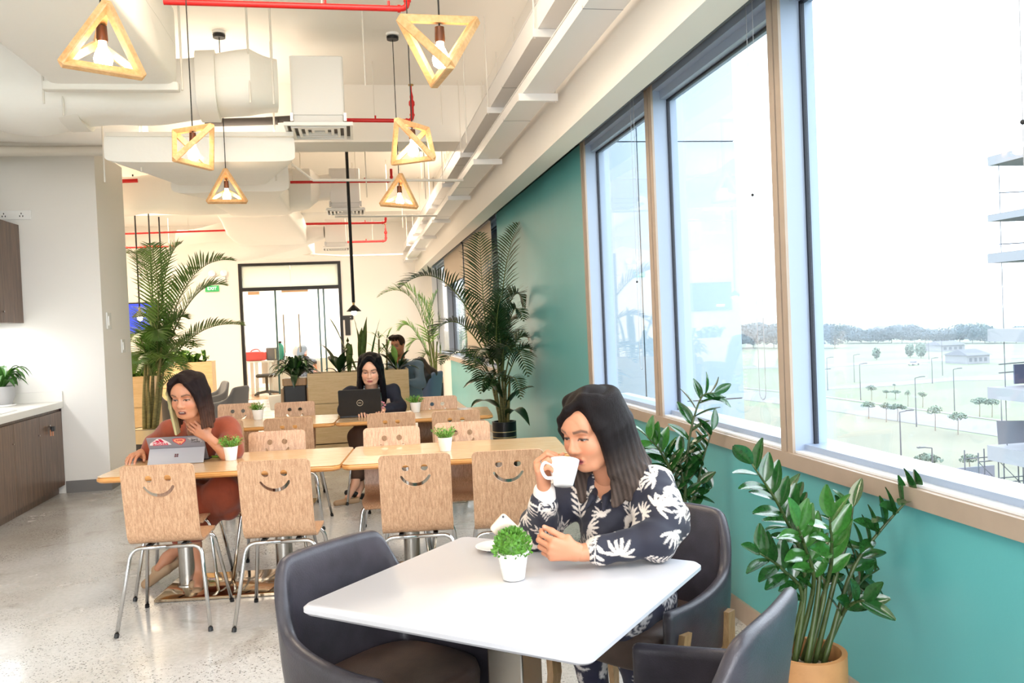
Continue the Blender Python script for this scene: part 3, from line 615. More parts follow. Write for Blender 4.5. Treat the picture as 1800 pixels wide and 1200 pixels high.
def chair_proto():
    t = thing('wooden_chair', 'x', 'chair')
    W, TH, ZS = .37, .011, .60
    lean = math.atan2(.045, .27)
    hgt = (.87-ZS)/math.cos(lean)
    o = [(-W/2, -hgt), (W/2, -hgt)]+[p for p in rrect(W, 2*hgt, .028, 5, 0, -hgt) if p[1] > -hgt]
    me = polyplate('shell', o, smile_holes(), TH, oak_v, 0)
    Mx = T(0, -.225, .87) @ Matrix.Rotation(PI/2+lean, 4, 'X')
    me.transform(Mx)
    # lower back, bend and seat in one strip
    prof = []; p = Vector((-.225+.045, ZS)); d = Vector((.045/.27, -1)).normalized()
    prof.append(p.copy()); prof.append(p+d*.05); q = p+d*.085
    c0 = q; c1 = Vector((-.155, .452)); c2 = Vector((-.09, .445))
    for k in range(7):
        u_ = k/6; prof.append(c0*(1-u_)**2+c1*2*u_*(1-u_)+c2*u_*u_)
    prof += [Vector((0, .449)), Vector((.10, .456)), Vector((.155, .455)), Vector((.19, .442)), Vector((.205, .424))]
    mb = MB(); n = len(prof)
    nr = []
    for i in range(n):
        tv_ = (prof[min(i+1, n-1)]-prof[max(i-1, 0)]).normalized(); nr.append(Vector((-tv_.y, tv_.x)))
    xs = [-W/2, W/2]
    def wd(i): 
        return 1.0 if i < n-3 else (.97, .93, .86)[i-(n-3)]
    top = [[(x*wd(i), prof[i].x+nr[i].x*TH/2, prof[i].y+nr[i].y*TH/2) for x in xs] for i in range(n)]
    bot = [[(x*wd(i), prof[i].x-nr[i].x*TH/2, prof[i].y-nr[i].y*TH/2) for x in xs] for i in range(n)]
    mb.grid([r[::-1] for r in top]); mb.grid(bot)
    for k in (0, 1): mb.grid([[top[i][k], bot[i][k]] if k else [bot[i][k], top[i][k]] for i in range(n)])
    mb.grid([top[-1], bot[-1]])
    me2 = mb.mesh('seat', oak_v, 40)
    bm = bmesh.new(); bm.from_mesh(me); bm.from_mesh(me2); bm.to_mesh(me); bm.free(); bpy.data.meshes.remove(me2)
    me.materials.clear(); me.materials.append(oak_v)
    for p_ in me.polygons: p_.material_index = 0
    setsmooth(me, 35); link('shell', me, t)
    for sy, yf, yt, zt in ((-1, -.245, -.135, .425), (1, .23, .12, .432)):
        for sx in (-1, 1):
            foot, knee, mid = Vector((sx*.235, yf, .0)), Vector((sx*.178, yt, zt)), Vector((0, yt, zt))
            q = [foot]; d0 = (foot-knee).normalized(); 
            for k in range(7):
                u_ = k/6; q.append((knee+d0*.055)*(1-u_)**2+knee*2*u_*(1-u_)+(knee+Vector((-sx*.055, 0, 0)))*u_*u_)
            q.append(mid)
            lg = MB().tube(q, .0105, 10).obj('leg', chrome, t, True)
            MB().tube([foot+d0*.0, foot-d0*.02], .0125, 10).obj('rubber_foot', black_plastic, lg)
    for sx in (-.09, .09): MB().box(sx-.012, sx+.012, -.14, .125, .428, .440).obj('seat_rail', black_metal, t)
    return t
CH0 = chair_proto(); used = [False]
def chair(px, py, rz, label, z=.87, grp='cut-out face chairs'):
    p = at(px, py, Z=z); r = math.radians(rz); off = Vector((0, .225, 0)); off.rotate(Matrix.Rotation(r, 3, 'Z'))
    loc = Vector((p.x, p.y, 0))+Vector((off.x, off.y, 0))
    if not used[0]:
        used[0] = True; CH0.location = loc; CH0.rotation_euler.z = r; CH0['label'] = label; CH0['group'] = grp; return CH0
    return dup(CH0, loc, r, label, grp)
chair(275, 817, -5, 'oak smiley-cut chair in front of the silver tablet, near side of front row')
chair(480, 808, -7, 'oak smiley-cut chair second from the left, near side of the front row')
chair(728, 798, -6, 'oak smiley-cut chair third from the left, near side of the front row')
chair(892, 791, -8, 'oak smiley-cut chair beside the raised white cup, near side of front row')
chair(487, 757, 176, 'oak chair facing the camera behind the front row, left of the two table ends')
chair(688, 750, 175, 'oak chair facing the camera behind the front row, in front of the black laptop')
chair(812, 741, 175, 'oak chair facing the camera right behind the small plant of the front right table')
chair(330, 772, 178, 'oak chair the woman in rust is sitting on')
chair(383, 739, -4, 'oak chair at the second row partly hidden by the woman in rust')
chair(506, 734, -6, 'oak chair on the near side of the second row, left of the black laptop')
chair(687, 725, -5, 'oak chair on the near side of the second row, just right of the black laptop')
chair(801, 721, -5, 'oak chair on the near side of the second row, at its right end')
chair(418, 709, 176, 'farthest left oak chair facing the camera behind a small white plant pot')
chair(518, 706, 176, 'oak chair with two round eye holes facing the camera below the dark leafy pot')
chair(655, 702, 176, 'oak chair the woman in the navy blazer is sitting on')
chair(768, 696, 174, 'oak chair with two round eye holes beside the teal wall end of the second row')
# ------------------------------------------------------------------ long oak tables
def oak_table(label, cx, cy, rz, w=1.33, d=.75, foil=False):
    t = thing('oak_table', label, 'table', (cx, cy, 0), math.radians(rz), 'oak tables in two rows')
    MB().rbox(-w/2, w/2, -d/2, d/2, .716, .7495, .05, 5).obj('edge_band', oak_edge, t, 40)
    MB().rbox(-w/2+.004, w/2-.004, -d/2+.004, d/2-.004, .748, .751, .047, 5).obj('top_panel', oak_x, t)
    for x in (-.30, .28):
        MB().lathe([(.05, .022), (.05, .70), (.09, .703), (.09, .716)], 24, (x, -.04, 0)).obj('column', steel, t, 40)
        MB().lathe([(.062, .0215), (.06, .03), (.05, .034)], 24, (x, -.04, 0)).obj('collar', steel, t, 40)
    MB().rbox(-.42, .42, -.30, .20, 0.0, .022, .015).obj('base_plate', M('polished_base', srgb(205, 184, 158), .1, 1, bump=(5, .25)), t, 40)
    return t
oak_table('oak table at the left of the front row, under the silver tablet', -.765, 5.42, -6.5, 1.37)
oak_table('oak table at the right of the front row, behind the white cup', .581, 5.267, -6.5)
oak_table('oak table at the left of the second row, behind the woman in rust', -.845, 7.70, -5)
oak_table('oak table at the right of the second row, under the black laptop', .484, 7.584, -5)
# ------------------------------------------------------------------ white table
wt = thing('white_table', 'large white square table in the foreground with a steel post', 'table', (.4205, 2.49, 0), math.radians(49.2))
me = MB().rbox(-.418, .418, -.452, .452, .722, .75, .03, 5).mesh('tabletop', white_gloss, 40); link('tabletop', me, wt)
MB().rbox(-.06, .06, -.06, .06, .012, .70, .006, 2).obj('post', steel, wt); MB().rbox(-.2, .2, -.2, .2, .70, .7215, .01).obj('mounting_plate', black_metal, wt)
MB().rbox(-.25, .25, -.25, .25, 0, .012, .02).obj('base_plate', steel, wt)
# ------------------------------------------------------------------ leather armchairs
def catmull(P, n):
    P = [Vector(p) for p in P]; P = [P[0]*2-P[1]]+P+[P[-1]*2-P[-2]]; out = []
    for i in range(1, len(P)-2):
        for k in range(n):
            t = k/n; a, b_, c, d = P[i-1], P[i], P[i+1], P[i+2]
            out.append(.5*((2*b_)+(c-a)*t+(2*a-5*b_+4*c-d)*t*t+(3*b_-a-3*c+d)*t*t*t))
    out.append(P[-2]); return out
def armchair_parts(shell_m, seat_m, wood_m, top=.84, wmul=1.0, legs='wood'):
    """meshes of an upholstered tub chair facing +y"""
    half = [(.262, .25, .580), (.280, .12, .585), (.282, -.02, .598), (.274, -.12, .615), (.263, -.185, .645), (.248, -.226, .745), (.218, -.250, .825), (.16, -.262, .844), (0, -.268, .846)]
    full = half+[(-x, y, z) for x, y, z in half[-2::-1]]
    pl = catmull([(x*wmul, y, z+top-.846 if z > .70 else z) for x, y, z in [(x, y*.84, z) for x, y, z in full]], 4)
    rows = []; n = 9
    for j in range(n):
        r = []
        for p in pl:
            zb = .345; f = j/(n-1); z = zb+(p.z-zb)*f
            k = max(0, (z-.44))/.4; back = max(0, min(1, (-p.y-.02)/.24))
            narrow = 1-.10*(1-min(1, (z-.30)/.2))-.05*k*back
            r.append((p.x*narrow, p.y*(1-.10*(1-min(1, (z-.30)/.2)))-.075*k*back, z))
        rows.append(r)
    me = MB().grid(rows).mesh('shell', shell_m)
    shell = modmesh('shell', me, [('SOLIDIFY', dict(thickness=.042, offset=0)), ('SUBSURF', dict(levels=1, render_levels=1))]); setsmooth(shell)
    mb = MB(); P = []
    for z, s_ in ((.335, .90), (.35, .97), (.44, 1.0), (.468, .97), (.478, .86), (.481, .5), (.482, .0001)):
        P.append([(.236*wmul*s_*math.copysign(abs(math.cos(a))**.6, math.cos(a)), .0+.215*s_*math.copysign(abs(math.sin(a))**.6, math.sin(a)), z) for a in [2*PI*k/32 for k in range(33)]])
    mb.grid(P); mb.add(P[0][:-1], [tuple(range(31, -1, -1))])
    seat = mb.mesh('seat_cushion', seat_m, 60)
    lg = []
    if legs == 'wood':
        for sx in (-1, 1):
            for y0, y1 in ((.19, .15), (-.22, -.13)):
                a, b_ = Vector((sx*.285, y0, 0)), Vector((sx*.298*wmul, y1, .50)); rows_ = []
                m = b_*.45+a*.55+Vector((-sx*.03, 0, 0))
                mb = MB()
                for c, w_, d_ in ((a, .011, .014), (m, .015, .024), (b_, .014, .022)):
                    rows_.append([c+Vector((x, y, 0)) for x, y in ((-w_, -d_), (w_, -d_), (w_, d_), (-w_, d_), (-w_, -d_))])
                mb.grid(rows_); mb.add(rows_[0][:4], [(3, 2, 1, 0)]); mb.add(rows_[-1][:4], [(0, 1, 2, 3)])
                lg.append(mb.mesh('leg', wood_m))
    else:
        for sx in (-1, 1):
            for sy in (-1, 1): lg.append(MB().tube([(sx*.24, sy*.24, 0), (sx*.12, sy*.12, .34)], .011, 8).mesh('leg', wood_m))
    return shell, seat, lg
AC = armchair_parts(leather_dark, leather_brown, leg_wood)
rail_me = MB().box(-.22, .22, -.01, .03, .30, .335).mesh('seat_rail', leg_wood)
def armchair(label, loc, rz, P=None, name='leather_armchair', grp='dark leather armchairs at the white table', rail=True):
    P = P or AC
    t = thing(name, label, 'chair', loc, math.radians(rz), grp)
    link('shell', P[0], t); link('seat_cushion', P[1], t)
    for l in P[2]: link('leg', l, t)
    if rail: link('seat_rail', rail_me, t)
    return t
armchair('dark leather armchair at the left corner of the white table', (.075, 2.63, 0), 223)
armchair('dark leather armchair cut off by the bottom edge of the picture', (.02, 1.83, 0), -42)
armchair('dark leather armchair the woman with the cup is sitting in', (.96, 2.965, 0), 126).scale.z = .96
armchair('dark leather armchair beside the terracotta pot, its back to the camera', (.715, 2.03, 0), 46)
# ------------------------------------------------------------------ table things
grass_m = M('faux_grass', srgb(112, 160, 64), .5, var=(40, .4)); grass_d = M('faux_boxwood', srgb(98, 150, 56), .45, var=(60, .5))
terraz = M('terrazzo_pot', srgb(240, 238, 232), .5, var=(260, .10))
peb = M('grey_pebbles', srgb(96, 102, 120), .8, bump=(120, .6))
def small_pot(label, p, r=.045, h=.085, kind='grass', seed=1, square=False):
    rd = random.Random(seed); t = thing('small_potted_plant', label, 'potted plant', p, rd.uniform(0, 6), 'small white plant pots on the tables')
    if kind == 'boxwood': MB().lathe([(r*.70, 0), (r*.72, .002), (r*.98, h*.93), (r*1.06, h*.95), (r*1.06, h), (r*.93, h), (r*.9, h*.8), (0, h*.8)], 32).obj('pot', terraz, t, 40)
    else: MB().lathe([(r*.72, 0), (r*.74, .002), (r*1.0, h), (r*.92, h), (r*.88, h*.85), (0, h*.85)], 28 if not square else 4).obj('pot', ceramic, t, 40)
    MB().lathe([(r*.9, h*.86), (r*.5, h*.93), (0, h*.94)], 16).obj('pebbles', peb, t, True)
    if kind == 'boxwood': MB().ball((0, 0, h*1.12), r*.92, 14, (1, 1, .95)).obj('core', grass_d, t, True)
    mb = MB(); n = 620 if kind == 'boxwood' else 70
    for i in range(n):
        a = rd.uniform(0, 2*PI); q = math.sqrt(rd.random())
        if kind == 'boxwood':
            ph = rd.uniform(-.15, 1)*PI/2; c = Vector((math.cos(a)*math.cos(ph)*r*1.16, math.sin(a)*math.cos(ph)*r*1.16, h*1.08+math.sin(ph)*r*1.25))*1.0
            d = (c-Vector((0, 0, h))).normalized(); d = (d+Vector((rd.uniform(-.6, .6), rd.uniform(-.6, .6), rd.uniform(-.2, .7)))).normalized(); L_ = rd.uniform(.011, .017); w_ = .0042
            c = Vector((0, 0, h*.9)).lerp(c, rd.uniform(.8, 1))
        else:
            c = Vector((math.cos(a)*q*r*.6, math.sin(a)*q*r*.6, h*.85)); d = Vector((math.cos(a)*q*.8+rd.uniform(-.25, .25), math.sin(a)*q*.8+rd.uniform(-.25, .25), rd.uniform(.7, 1.1))).normalized(); L_ = rd.uniform(.04, .085); w_ = .003
        s_ = d.cross(Vector((rd.uniform(-1, 1), rd.uniform(-1, 1), .3))).normalized()
        if kind == 'boxwood':
            mb.add([c-s_*w_*.3, c+d*L_*.5-s_*w_, c+d*L_, c+d*L_*.5+s_*w_], [(0, 1, 2, 3)])
        else:
            # a stalk with short side leaflets
            mb.tube([c, c+d*L_], [.0012, .0006], 3, False)
            for k in range(5):
                b_ = c+d*L_*(.35+.14*k); e = (d*.7+s_*(1 if k % 2 else -1)*.8+Vector((rd.uniform(-.4, .4),)*3)).normalized(); f_ = e.cross(d).normalized()
                mb.add([b_, b_+e*.010+f_*.0035, b_+e*.021, b_+e*.010-f_*.0035], [(0, 1, 2, 3)])
    lf = mb.obj('leaves', grass_d if kind == 'boxwood' else grass_m, t); lf['kind'] = 'stuff'
    return t
def onz(x, y, z=.752): p = at(x, y, Z=z); return (p.x, p.y, z)
small_pot('speckled white pot with a boxwood tuft on the white table', onz(903, 1016), .047, .083, 'boxwood', 3)
small_pot('small white pot beside the green phone on the front left table', onz(406, 808), .046, .085, 'grass', 4)
small_pot('small white pot on the front right table behind the third face chair', onz(783, 792), .046, .085, 'grass', 5)
small_pot('small white pot on the second row, left of the navy woman', onz(454, 737), .052, .09, 'grass', 6)
small_pot('small white pot on the second row, right of the navy woman', onz(731, 724), .052, .09, 'grass', 8)
sc_ = MB().lathe([(0, 0), (.035, 0), (.04, .004), (.072, .014), (.074, .016), (.07, .0165), (.038, .008), (0, .0075)], 40).obj('saucer', ceramic, None, 50)
sc_.location = onz(874, 966, .7505); tag(sc_, 'white saucer behind the speckled pot on the white table', 'saucer')
# silver tablet computer with a kickstand
silver = M('silver_magnesium', srgb(186, 186, 194), .4, .4); silver_d = M('silver_lid', srgb(150, 150, 160), .45, .4)
p_ = onz(309, 815); tb = thing('tablet_computer', 'silver tablet computer on a kickstand with stickers on its back', 'computer', (p_[0], p_[1], .752), math.radians(-5))
W_ = .335; hz = .066; hy = .085     # hinge height and depth behind the foot
up = Vector((0, -.30, 1)).normalized()   # the lid leans towards the viewer
H0 = Vector((0, .062, .072)); 
def plate(name, a, b_, w_, th, mat, par):
    d = (b_-a); n_ = Vector((1, 0, 0)).cross(d).normalized()
    return MB().add([Vector((sx*w_/2, 0, 0))+q+n_*o for o in (0, th) for q in (a, b_) for sx in (-1, 1)], [(0, 2, 3, 1), (4, 5, 7, 6), (0, 1, 5, 4), (2, 6, 7, 3), (0, 4, 6, 2), (1, 3, 7, 5)]).obj(name, mat, par)
low = Vector((0, .115, .012)); hin = Vector((0, .062, .088)); topp = Vector((0, .010, .165))
plate('lid', low, topp, W_, .008, silver_d, tb)
ks = plate('kickstand', Vector((0, -.004, .0)), hin+Vector((0, -.010, 0)), W_*.985, .004, silver, tb)
ku = (hin-Vector((0, -.004, 0))).normalized()
for sx in (-.006, .006):
    for sz in (-.006, .006):
        c = Vector((0, -.004, 0)).lerp(hin+Vector((0, -.010, 0)), .52)
        n_ = Vector((1, 0, 0)).cross(ku).normalized(); Mk = Matrix(((1, 0, 0, 0), (0, ku.y, n_.y, 0), (0, ku.z, n_.z, 0), (0, 0, 0, 1)))
        o_ = MB().box(sx-.005, sx+.005, sz-.005, sz+.005, .0041, .005).obj('emblem_square', M('emblem_brown', srgb(110, 66, 70), .3, .3), ks); o_.matrix_local = T(*c) @ Mk
lu = (topp-low).normalized(); ln = Vector((1, 0, 0)).cross(lu).normalized()
Ml = Matrix(((1, 0, 0, 0), (0, lu.y, ln.y, 0), (0, lu.z, ln.z, 0), (0, 0, 0, 1)))
def onlid(x, s_): c = low.lerp(topp, s_); return T(x, c.y-ln.y*.0006*0-.0012*abs(ln.y)*0, c.z) @ Ml @ T(0, 0, .0083)
FL = Matrix.Scale(-1, 4, (0, 0, 1))
stk_red = M('sticker_red', srgb(206, 36, 76), .4); stk_white = M('sticker_white', srgb(236, 228, 230), .5); stk_black = M('sticker_black', srgb(32, 30, 36), .5); stk_or = M('sticker_orange', srgb(240, 170, 130), .5)
s1 = MB().add([(-.066, -.018, 0), (.064, -.018, 0), (.052, .002, 0), (.012, .036, 0), (-.012, .034, 0), (-.06, -.002, 0)], [(0, 1, 2, 3, 4, 5)]).obj('stripe_sticker', stk_white, tb); s1.matrix_local = onlid(-.093, .80)
tx = link('sticker_word', textmesh('sticker_word', 'adidas', .037, stk_red, .0003, 0, .0006), s1); tx.location = (0, -.0085, .0006)
for k, (x0, h_) in enumerate(((-.034, .006), (-.012, .016), (.012, .026))):
    o_ = MB().add([(x0-.008, .004, .0005), (x0+.014, .004, .0005), (x0+.014-h_*.62, .004+h_, .0005), (x0-.004-h_*.62, .004+h_, .0005)], [(0, 1, 2, 3)]).obj('sticker_stripe', stk_red, s1)
s2 = MB().add([(-.040, .022, 0), (-.02, .030, 0), (.02, .030, 0), (.040, .022, 0), (.036, .004, 0), (.006, -.024, 0), (-.006, -.024, 0), (-.036, .004, 0)], [tuple(range(8))]).obj('badge_sticker', stk_red, tb); s2.matrix_local = onlid(.022, .80)
MB().add([(-.034, .019, .0004), (-.018, .025, .0004), (.018, .025, .0004), (.034, .019, .0004), (.030, .006, .0004), (.004, -.019, .0004), (-.004, -.019, .0004), (-.030, .006, .0004)], [tuple(range(8))]).obj('badge_field', stk_or, s2)
tx = link('badge_word', textmesh('badge_word', 'SUPER', .015, stk_red, .0002, 0, .0006), s2); tx.location = (0, .012, .0008)
MB().add([(-.005, -.010, .0008), (.005, -.010, .0008), (0, -.019, .0008)], [(0, 1, 2)]).obj('badge_tip', stk_black, s2)
s3 = MB().add([(-.042, .024, 0), (.030, .018, 0), (.044, -.012, 0), (.02, -.022, 0), (-.02, -.008, 0)], [(0, 1, 2, 3, 4)]).obj('script_sticker', silver, tb); s3.matrix_local = onlid(.113, .84)
for k, (wd_, yy) in enumerate((('Start', .006), ('Today', -.010))):
    tx = link('script_word', textmesh('script_word', wd_, .022, stk_black, .0002, .35, .0004), s3); tx.location = (-.004+.006*k, yy, .0006)
kb = MB().rbox(-W_/2, W_/2, .12, .33, .0, .006, .008).obj('keyboard_cover', M('keyboard_charcoal', srgb(60, 62, 70), .7), tb)
mo = MB().grid([[(.031*s_*math.cos(a), .052*s_*math.sin(a), z) for a in [2*PI*k/24 for k in range(25)]] for z, s_ in ((0, .93), (.008, 1), (.018, .96), (.027, .78), (.032, .45), (.0335, .001))]).obj('mouse', M('mouse_grey', srgb(150, 150, 158), .4), None, True)
mo.location = onz(241, 808); mo.rotation_euler.z = math.radians(-12); tag(mo, 'grey computer mouse under the hand of the woman in rust', 'mouse')
p_ = onz(372, 802); ph = thing('mobile_phone', 'phone in a lime green case lying beside the small plant', 'phone', p_, math.radians(60))
MB().rbox(-.036, .036, -.072, .072, 0, .011, .012).obj('case', M('lime_case', srgb(140, 190, 70), .4), ph); MB().rbox(-.031, .031, -.066, .066, .0105, .0118, .009).obj('display', M('dark_display', srgb(22, 22, 30), .08), ph)
# black laptop
p_ = onz(634, 733); lp = thing('laptop', 'black laptop with a round ring emblem open before the navy woman', 'laptop', (p_[0], p_[1], .752), math.radians(-3))
MB().rbox(-.18, .18, .0, .25, 0, .018, .012).obj('base', black_plastic, lp)
Ll = T(0, .012, .016) @ rot('X', 14)
ld = MB().rbox(-.183, .183, 0, .24, 0, .010, .014, 4).obj('lid', M('laptop_black', srgb(20, 20, 22), .42, var=(30, .2)), lp); ld.matrix_local = Ll @ rot('X', 90) @ T(0, 0, -.0)
rg = MB().tube([(.026*math.cos(2*PI*k/32), .118+.026*math.sin(2*PI*k/32), .0105) for k in range(32)], .0024, 6, closed=True).obj('ring_emblem', M('emblem_silver', srgb(190, 180, 160), .3, .8), ld)
tx = link('emblem_word', textmesh('emblem_word', 'DELL', .0135, M('emblem_silver'), .0004, 0, .0004), ld); tx.location = (0, .118, .0106)
MB().box(-.175, .175, .008, .232, -.001, -.0001).obj('display', M('screen_glow', srgb(200, 205, 215), .3, emit=srgb(190, 200, 215), es=.5), ld)
MB().box(-.16, .16, .05, .20, .018, .0195).obj('keyboard', M('keyboard_charcoal'), lp)
p_ = onz(673, 730); bl = thing('blossom_sprig', 'tiny pink blossom sprig standing beside the black laptop', 'flower', p_)
MB().tube([(0, 0, 0), (.004, 0, .05), (-.006, 0, .10), (-.016, 0, .145)], .002, 6).obj('stalk', stem_green, bl)
for x, z in ((-.018, .145), (-.004, .12), (.012, .112), (-.012, .098), (.022, .09), (.004, .075), (-.006, .06)): MB().ball((x, .004*math.sin(x*900), z), .011, 8, (1, .7, .8)).obj('blossom', M('blossom_pink', srgb(205, 130, 140), .6), bl)
# ------------------------------------------------------------------ farther furniture
def planter_box(label, x0, x1, y0, top, depth=.42):
    t = thing('planter_divider', label, 'planter', (x0, y0, 0)); w_ = x1-x0; m_ = top*.60
    MB().box(.0, .02, -.002, depth, 0.06, top).obj('end_panel', plank_oak, t); MB().box(w_-.02, w_, -.002, depth, 0.06, top).obj('end_panel', plank_oak, t)
    MB().box(.0205, w_-.0205, 0, .018, m_+.003, top-.002).obj('upper_panel', plank_oak, t)
    MB().box(.0205, w_-.0205, .0, .018, .075, m_-.003).obj('lower_panel', plank_oak, t)
    MB().box(.0205, w_-.0205, depth-.02, depth, .06, top-.002).obj('rear_panel', plank_oak, t)
    MB().box(.0, w_, .012, depth, 0.0, .0595).obj('plinth', plank_oak, t)
    MB().box(.021, w_-.021, .019, depth-.021, top-.14, top-.06).obj('soil', soil, t)
    return t
a, b_ = at(540, 655, Y=11.2), at(718, 650, Y=11.2); planter_box('oak planter divider behind the navy woman', a.x, b_.x, 11.2, (a.z+b_.z)/2)
a = at(231, 662, Y=11.9); b_ = at(276, 660, Y=11.9); planter_box('oak planter divider behind the left palm stems', -3.3, b_.x-.05, 11.9, a.z)
a, b_ = at(262, 640, Y=15.6), at(372, 637, Y=15.6); planter_box('far oak planter with leafy plants left of the glass door', a.x, b_.x, 15.6, a.z)
# grey tub chairs
AG = armchair_parts(grey_felt, grey_felt, leg_wood, .80, 1.0, 'metal')
for p, rz, l in ((at(394, 700, Y=12.6), 68, 'grey felt tub chair just left of the glass door frame'), (at(366, 690, Y=14.0), 110, 'grey felt tub chair behind the other, only its back showing'), (at(304, 700, Y=12.9), -60, 'dark grey tub chair half hidden behind the hair of the woman in rust')):
    armchair(l, (p.x, p.y, 0), rz, AG, 'tub_chair', 'grey tub chairs near the glass door', False)
# pot in a wooden stand
p = at(519, 665, Y=11.55); st = thing('pot_stand', 'black square planter in an oak stand left of the oak divider', 'planter', (p.x, p.y, 0))
MB().rbox(-.145, .145, -.145, .145, .52, p.z-.085, .02).obj('pot', black_plastic, st)
MB().rbox(-.155, .155, -.155, .155, p.z-.085, p.z+.01, .02).obj('rim', leg_wood, st)
for sx in (-1, 1):
    for sy in (-1, 1): MB().box(sx*.165-.015, sx*.165+.015, sy*.15-.015, sy*.15+.015, 0, p.z-.12).obj('leg', leg_wood, st)
MB().box(-.16, .16, -.15, .15, .48, .505).obj('shelf', leg_wood, st)
# office seen through the glass
a = at(425, 636, Y=21.9); b_ = at(481, 636, Y=21.9); ds = thing('office_desk', 'white office desk behind the glass door', 'desk', (a.x, 21.9, 0)); w_ = b_.x-a.x
MB().box(0, w_, 0, .7, a.z-.04, a.z).obj('top', sheet, ds)
for x in (.05, .3, w_-.12): MB().box(x, x+.07, .03, .1, 0, a.z-.04).obj('leg', sheet, ds)
MB().box(.12, .2, .6, .66, 0, a.z-.04).box(.4, w_-.2, .62, .66, .25, a.z-.04).obj('modesty_panel', sheet, ds)
dz = a.z
bag = thing('red_bag', 'bright red handbag on the white office desk', 'bag', (a.x+.32, 22.1, dz))
me = MB().rbox(-.29, .26, -.12, .12, 0, .24, .1, 4).mesh('body', M('red_leather', srgb(226, 70, 72), .45)); link('body', modmesh('body', me, [('SUBSURF', dict(levels=2, render_levels=2))]), bag); setsmooth(bag.children[0].data)
MB().tube(catmull([(-.14, -.03, .19), (-.08, -.03, .27), (.05, -.03, .29), (.14, -.03, .2)], 5), .014, 8).obj('handle', M('red_leather'), bag, True)
bag = thing('grey_bag', 'grey bag with two pale stripes beside the red handbag', 'bag', (a.x+.78, 22.2, dz))
me = MB().rbox(-.22, .24, -.09, .09, 0, .32, .07, 4).mesh('body', M('grey_canvas', srgb(110, 108, 112), .8)); link('body', me, bag)
for x in (.0, .06): MB().box(x, x+.02, -.096, -.0905, .03, .28).obj('stripe', M('cream', srgb(225, 215, 180), .7), bag)
q = at(493, 622, Y=22.1); bo = thing('water_bottle', 'teal green bottle standing behind the plant leaves in the office', 'bottle', (q.x, 22.1, dz)); bz = q.z-dz
MB().lathe([(.075, 0), (.085, .02), (.085, .34), (.05, .40), (.035, .42)], 20).obj('body', M('bottle_teal', srgb(30, 140, 124), .2), bo, 40)
MB().lathe([(.04, .42), (.04, .47), (0, .47)], 16).obj('cap', black_plastic, bo)
q = at(470, 692, Y=21.7); of = thing('office_chair', 'black office chair base under the white desk', 'chair', (q.x, 21.7, 0))
MB().tube([(0, 0, .06), (0, 0, .45)], .035, 10).obj('column', black_plastic, of)
for k in range(5):
    a_ = k*2*PI/5; e = (.32*math.cos(a_), .32*math.sin(a_), .06); sp = MB().tube([(0, 0, .1), e], [.035, .02], 8).obj('spoke', black_plastic, of); MB().ball((e[0], e[1], .035), .033, 8).obj('caster', black_plastic, sp)
MB().rbox(-.24, .24, -.22, .22, .45, .53, .08).obj('seat', black_plastic, of)
q = at(512, 700, Y=12.6); of = thing('shell_chair', 'pale shell chair with dark padding behind the pot stand', 'chair', (q.x-.12, 13.6, 0), math.radians(70))
AS = armchair_parts(M('pale_shell', srgb(200, 200, 196), .5), M('teal_pad', srgb(50, 66, 72), .8), leg_wood, .78, .9, 'metal')
link('shell', AS[0], of); link('seat', AS[1], of)
for l in AS[2]: link('leg', l, of)
q = at(505, 612, Y=22.5); hd = thing('round_cushion', 'round beige cushion standing on the office desk edge', 'cushion', (q.x+.3, 22.35, dz))
me = MB().ball((0, 0, .17), .17, 20, (1, .45, 1)).mesh('body', M('beige_cloth', srgb(190, 160, 126), .8), True); link('body', me, hd)
q = at(505, 640, Y=22.5)
tag(MB().box(q.x-.45, q.x+1.2, 22.3, 22.9, 0, dz).obj('office_cabinet', sheet), 'low white cabinet behind the plants in the office', 'cabinet')
# chair with the black jacket, right of the divider
q = at(752, 690, Y=12.7); ch = thing('shell_chair', 'blue grey shell chair with a black jacket over its back', 'chair', (q.x-.1, 12.75, 0), math.radians(62))
AJ = armchair_parts(M('blue_shell', srgb(96, 116, 150), .5), M('teal_pad'), leg_wood, .86, .95, 'metal')
link('shell', AJ[0], ch); link('seat', AJ[1], ch)
for l in AJ[2]: link('leg', l, ch)
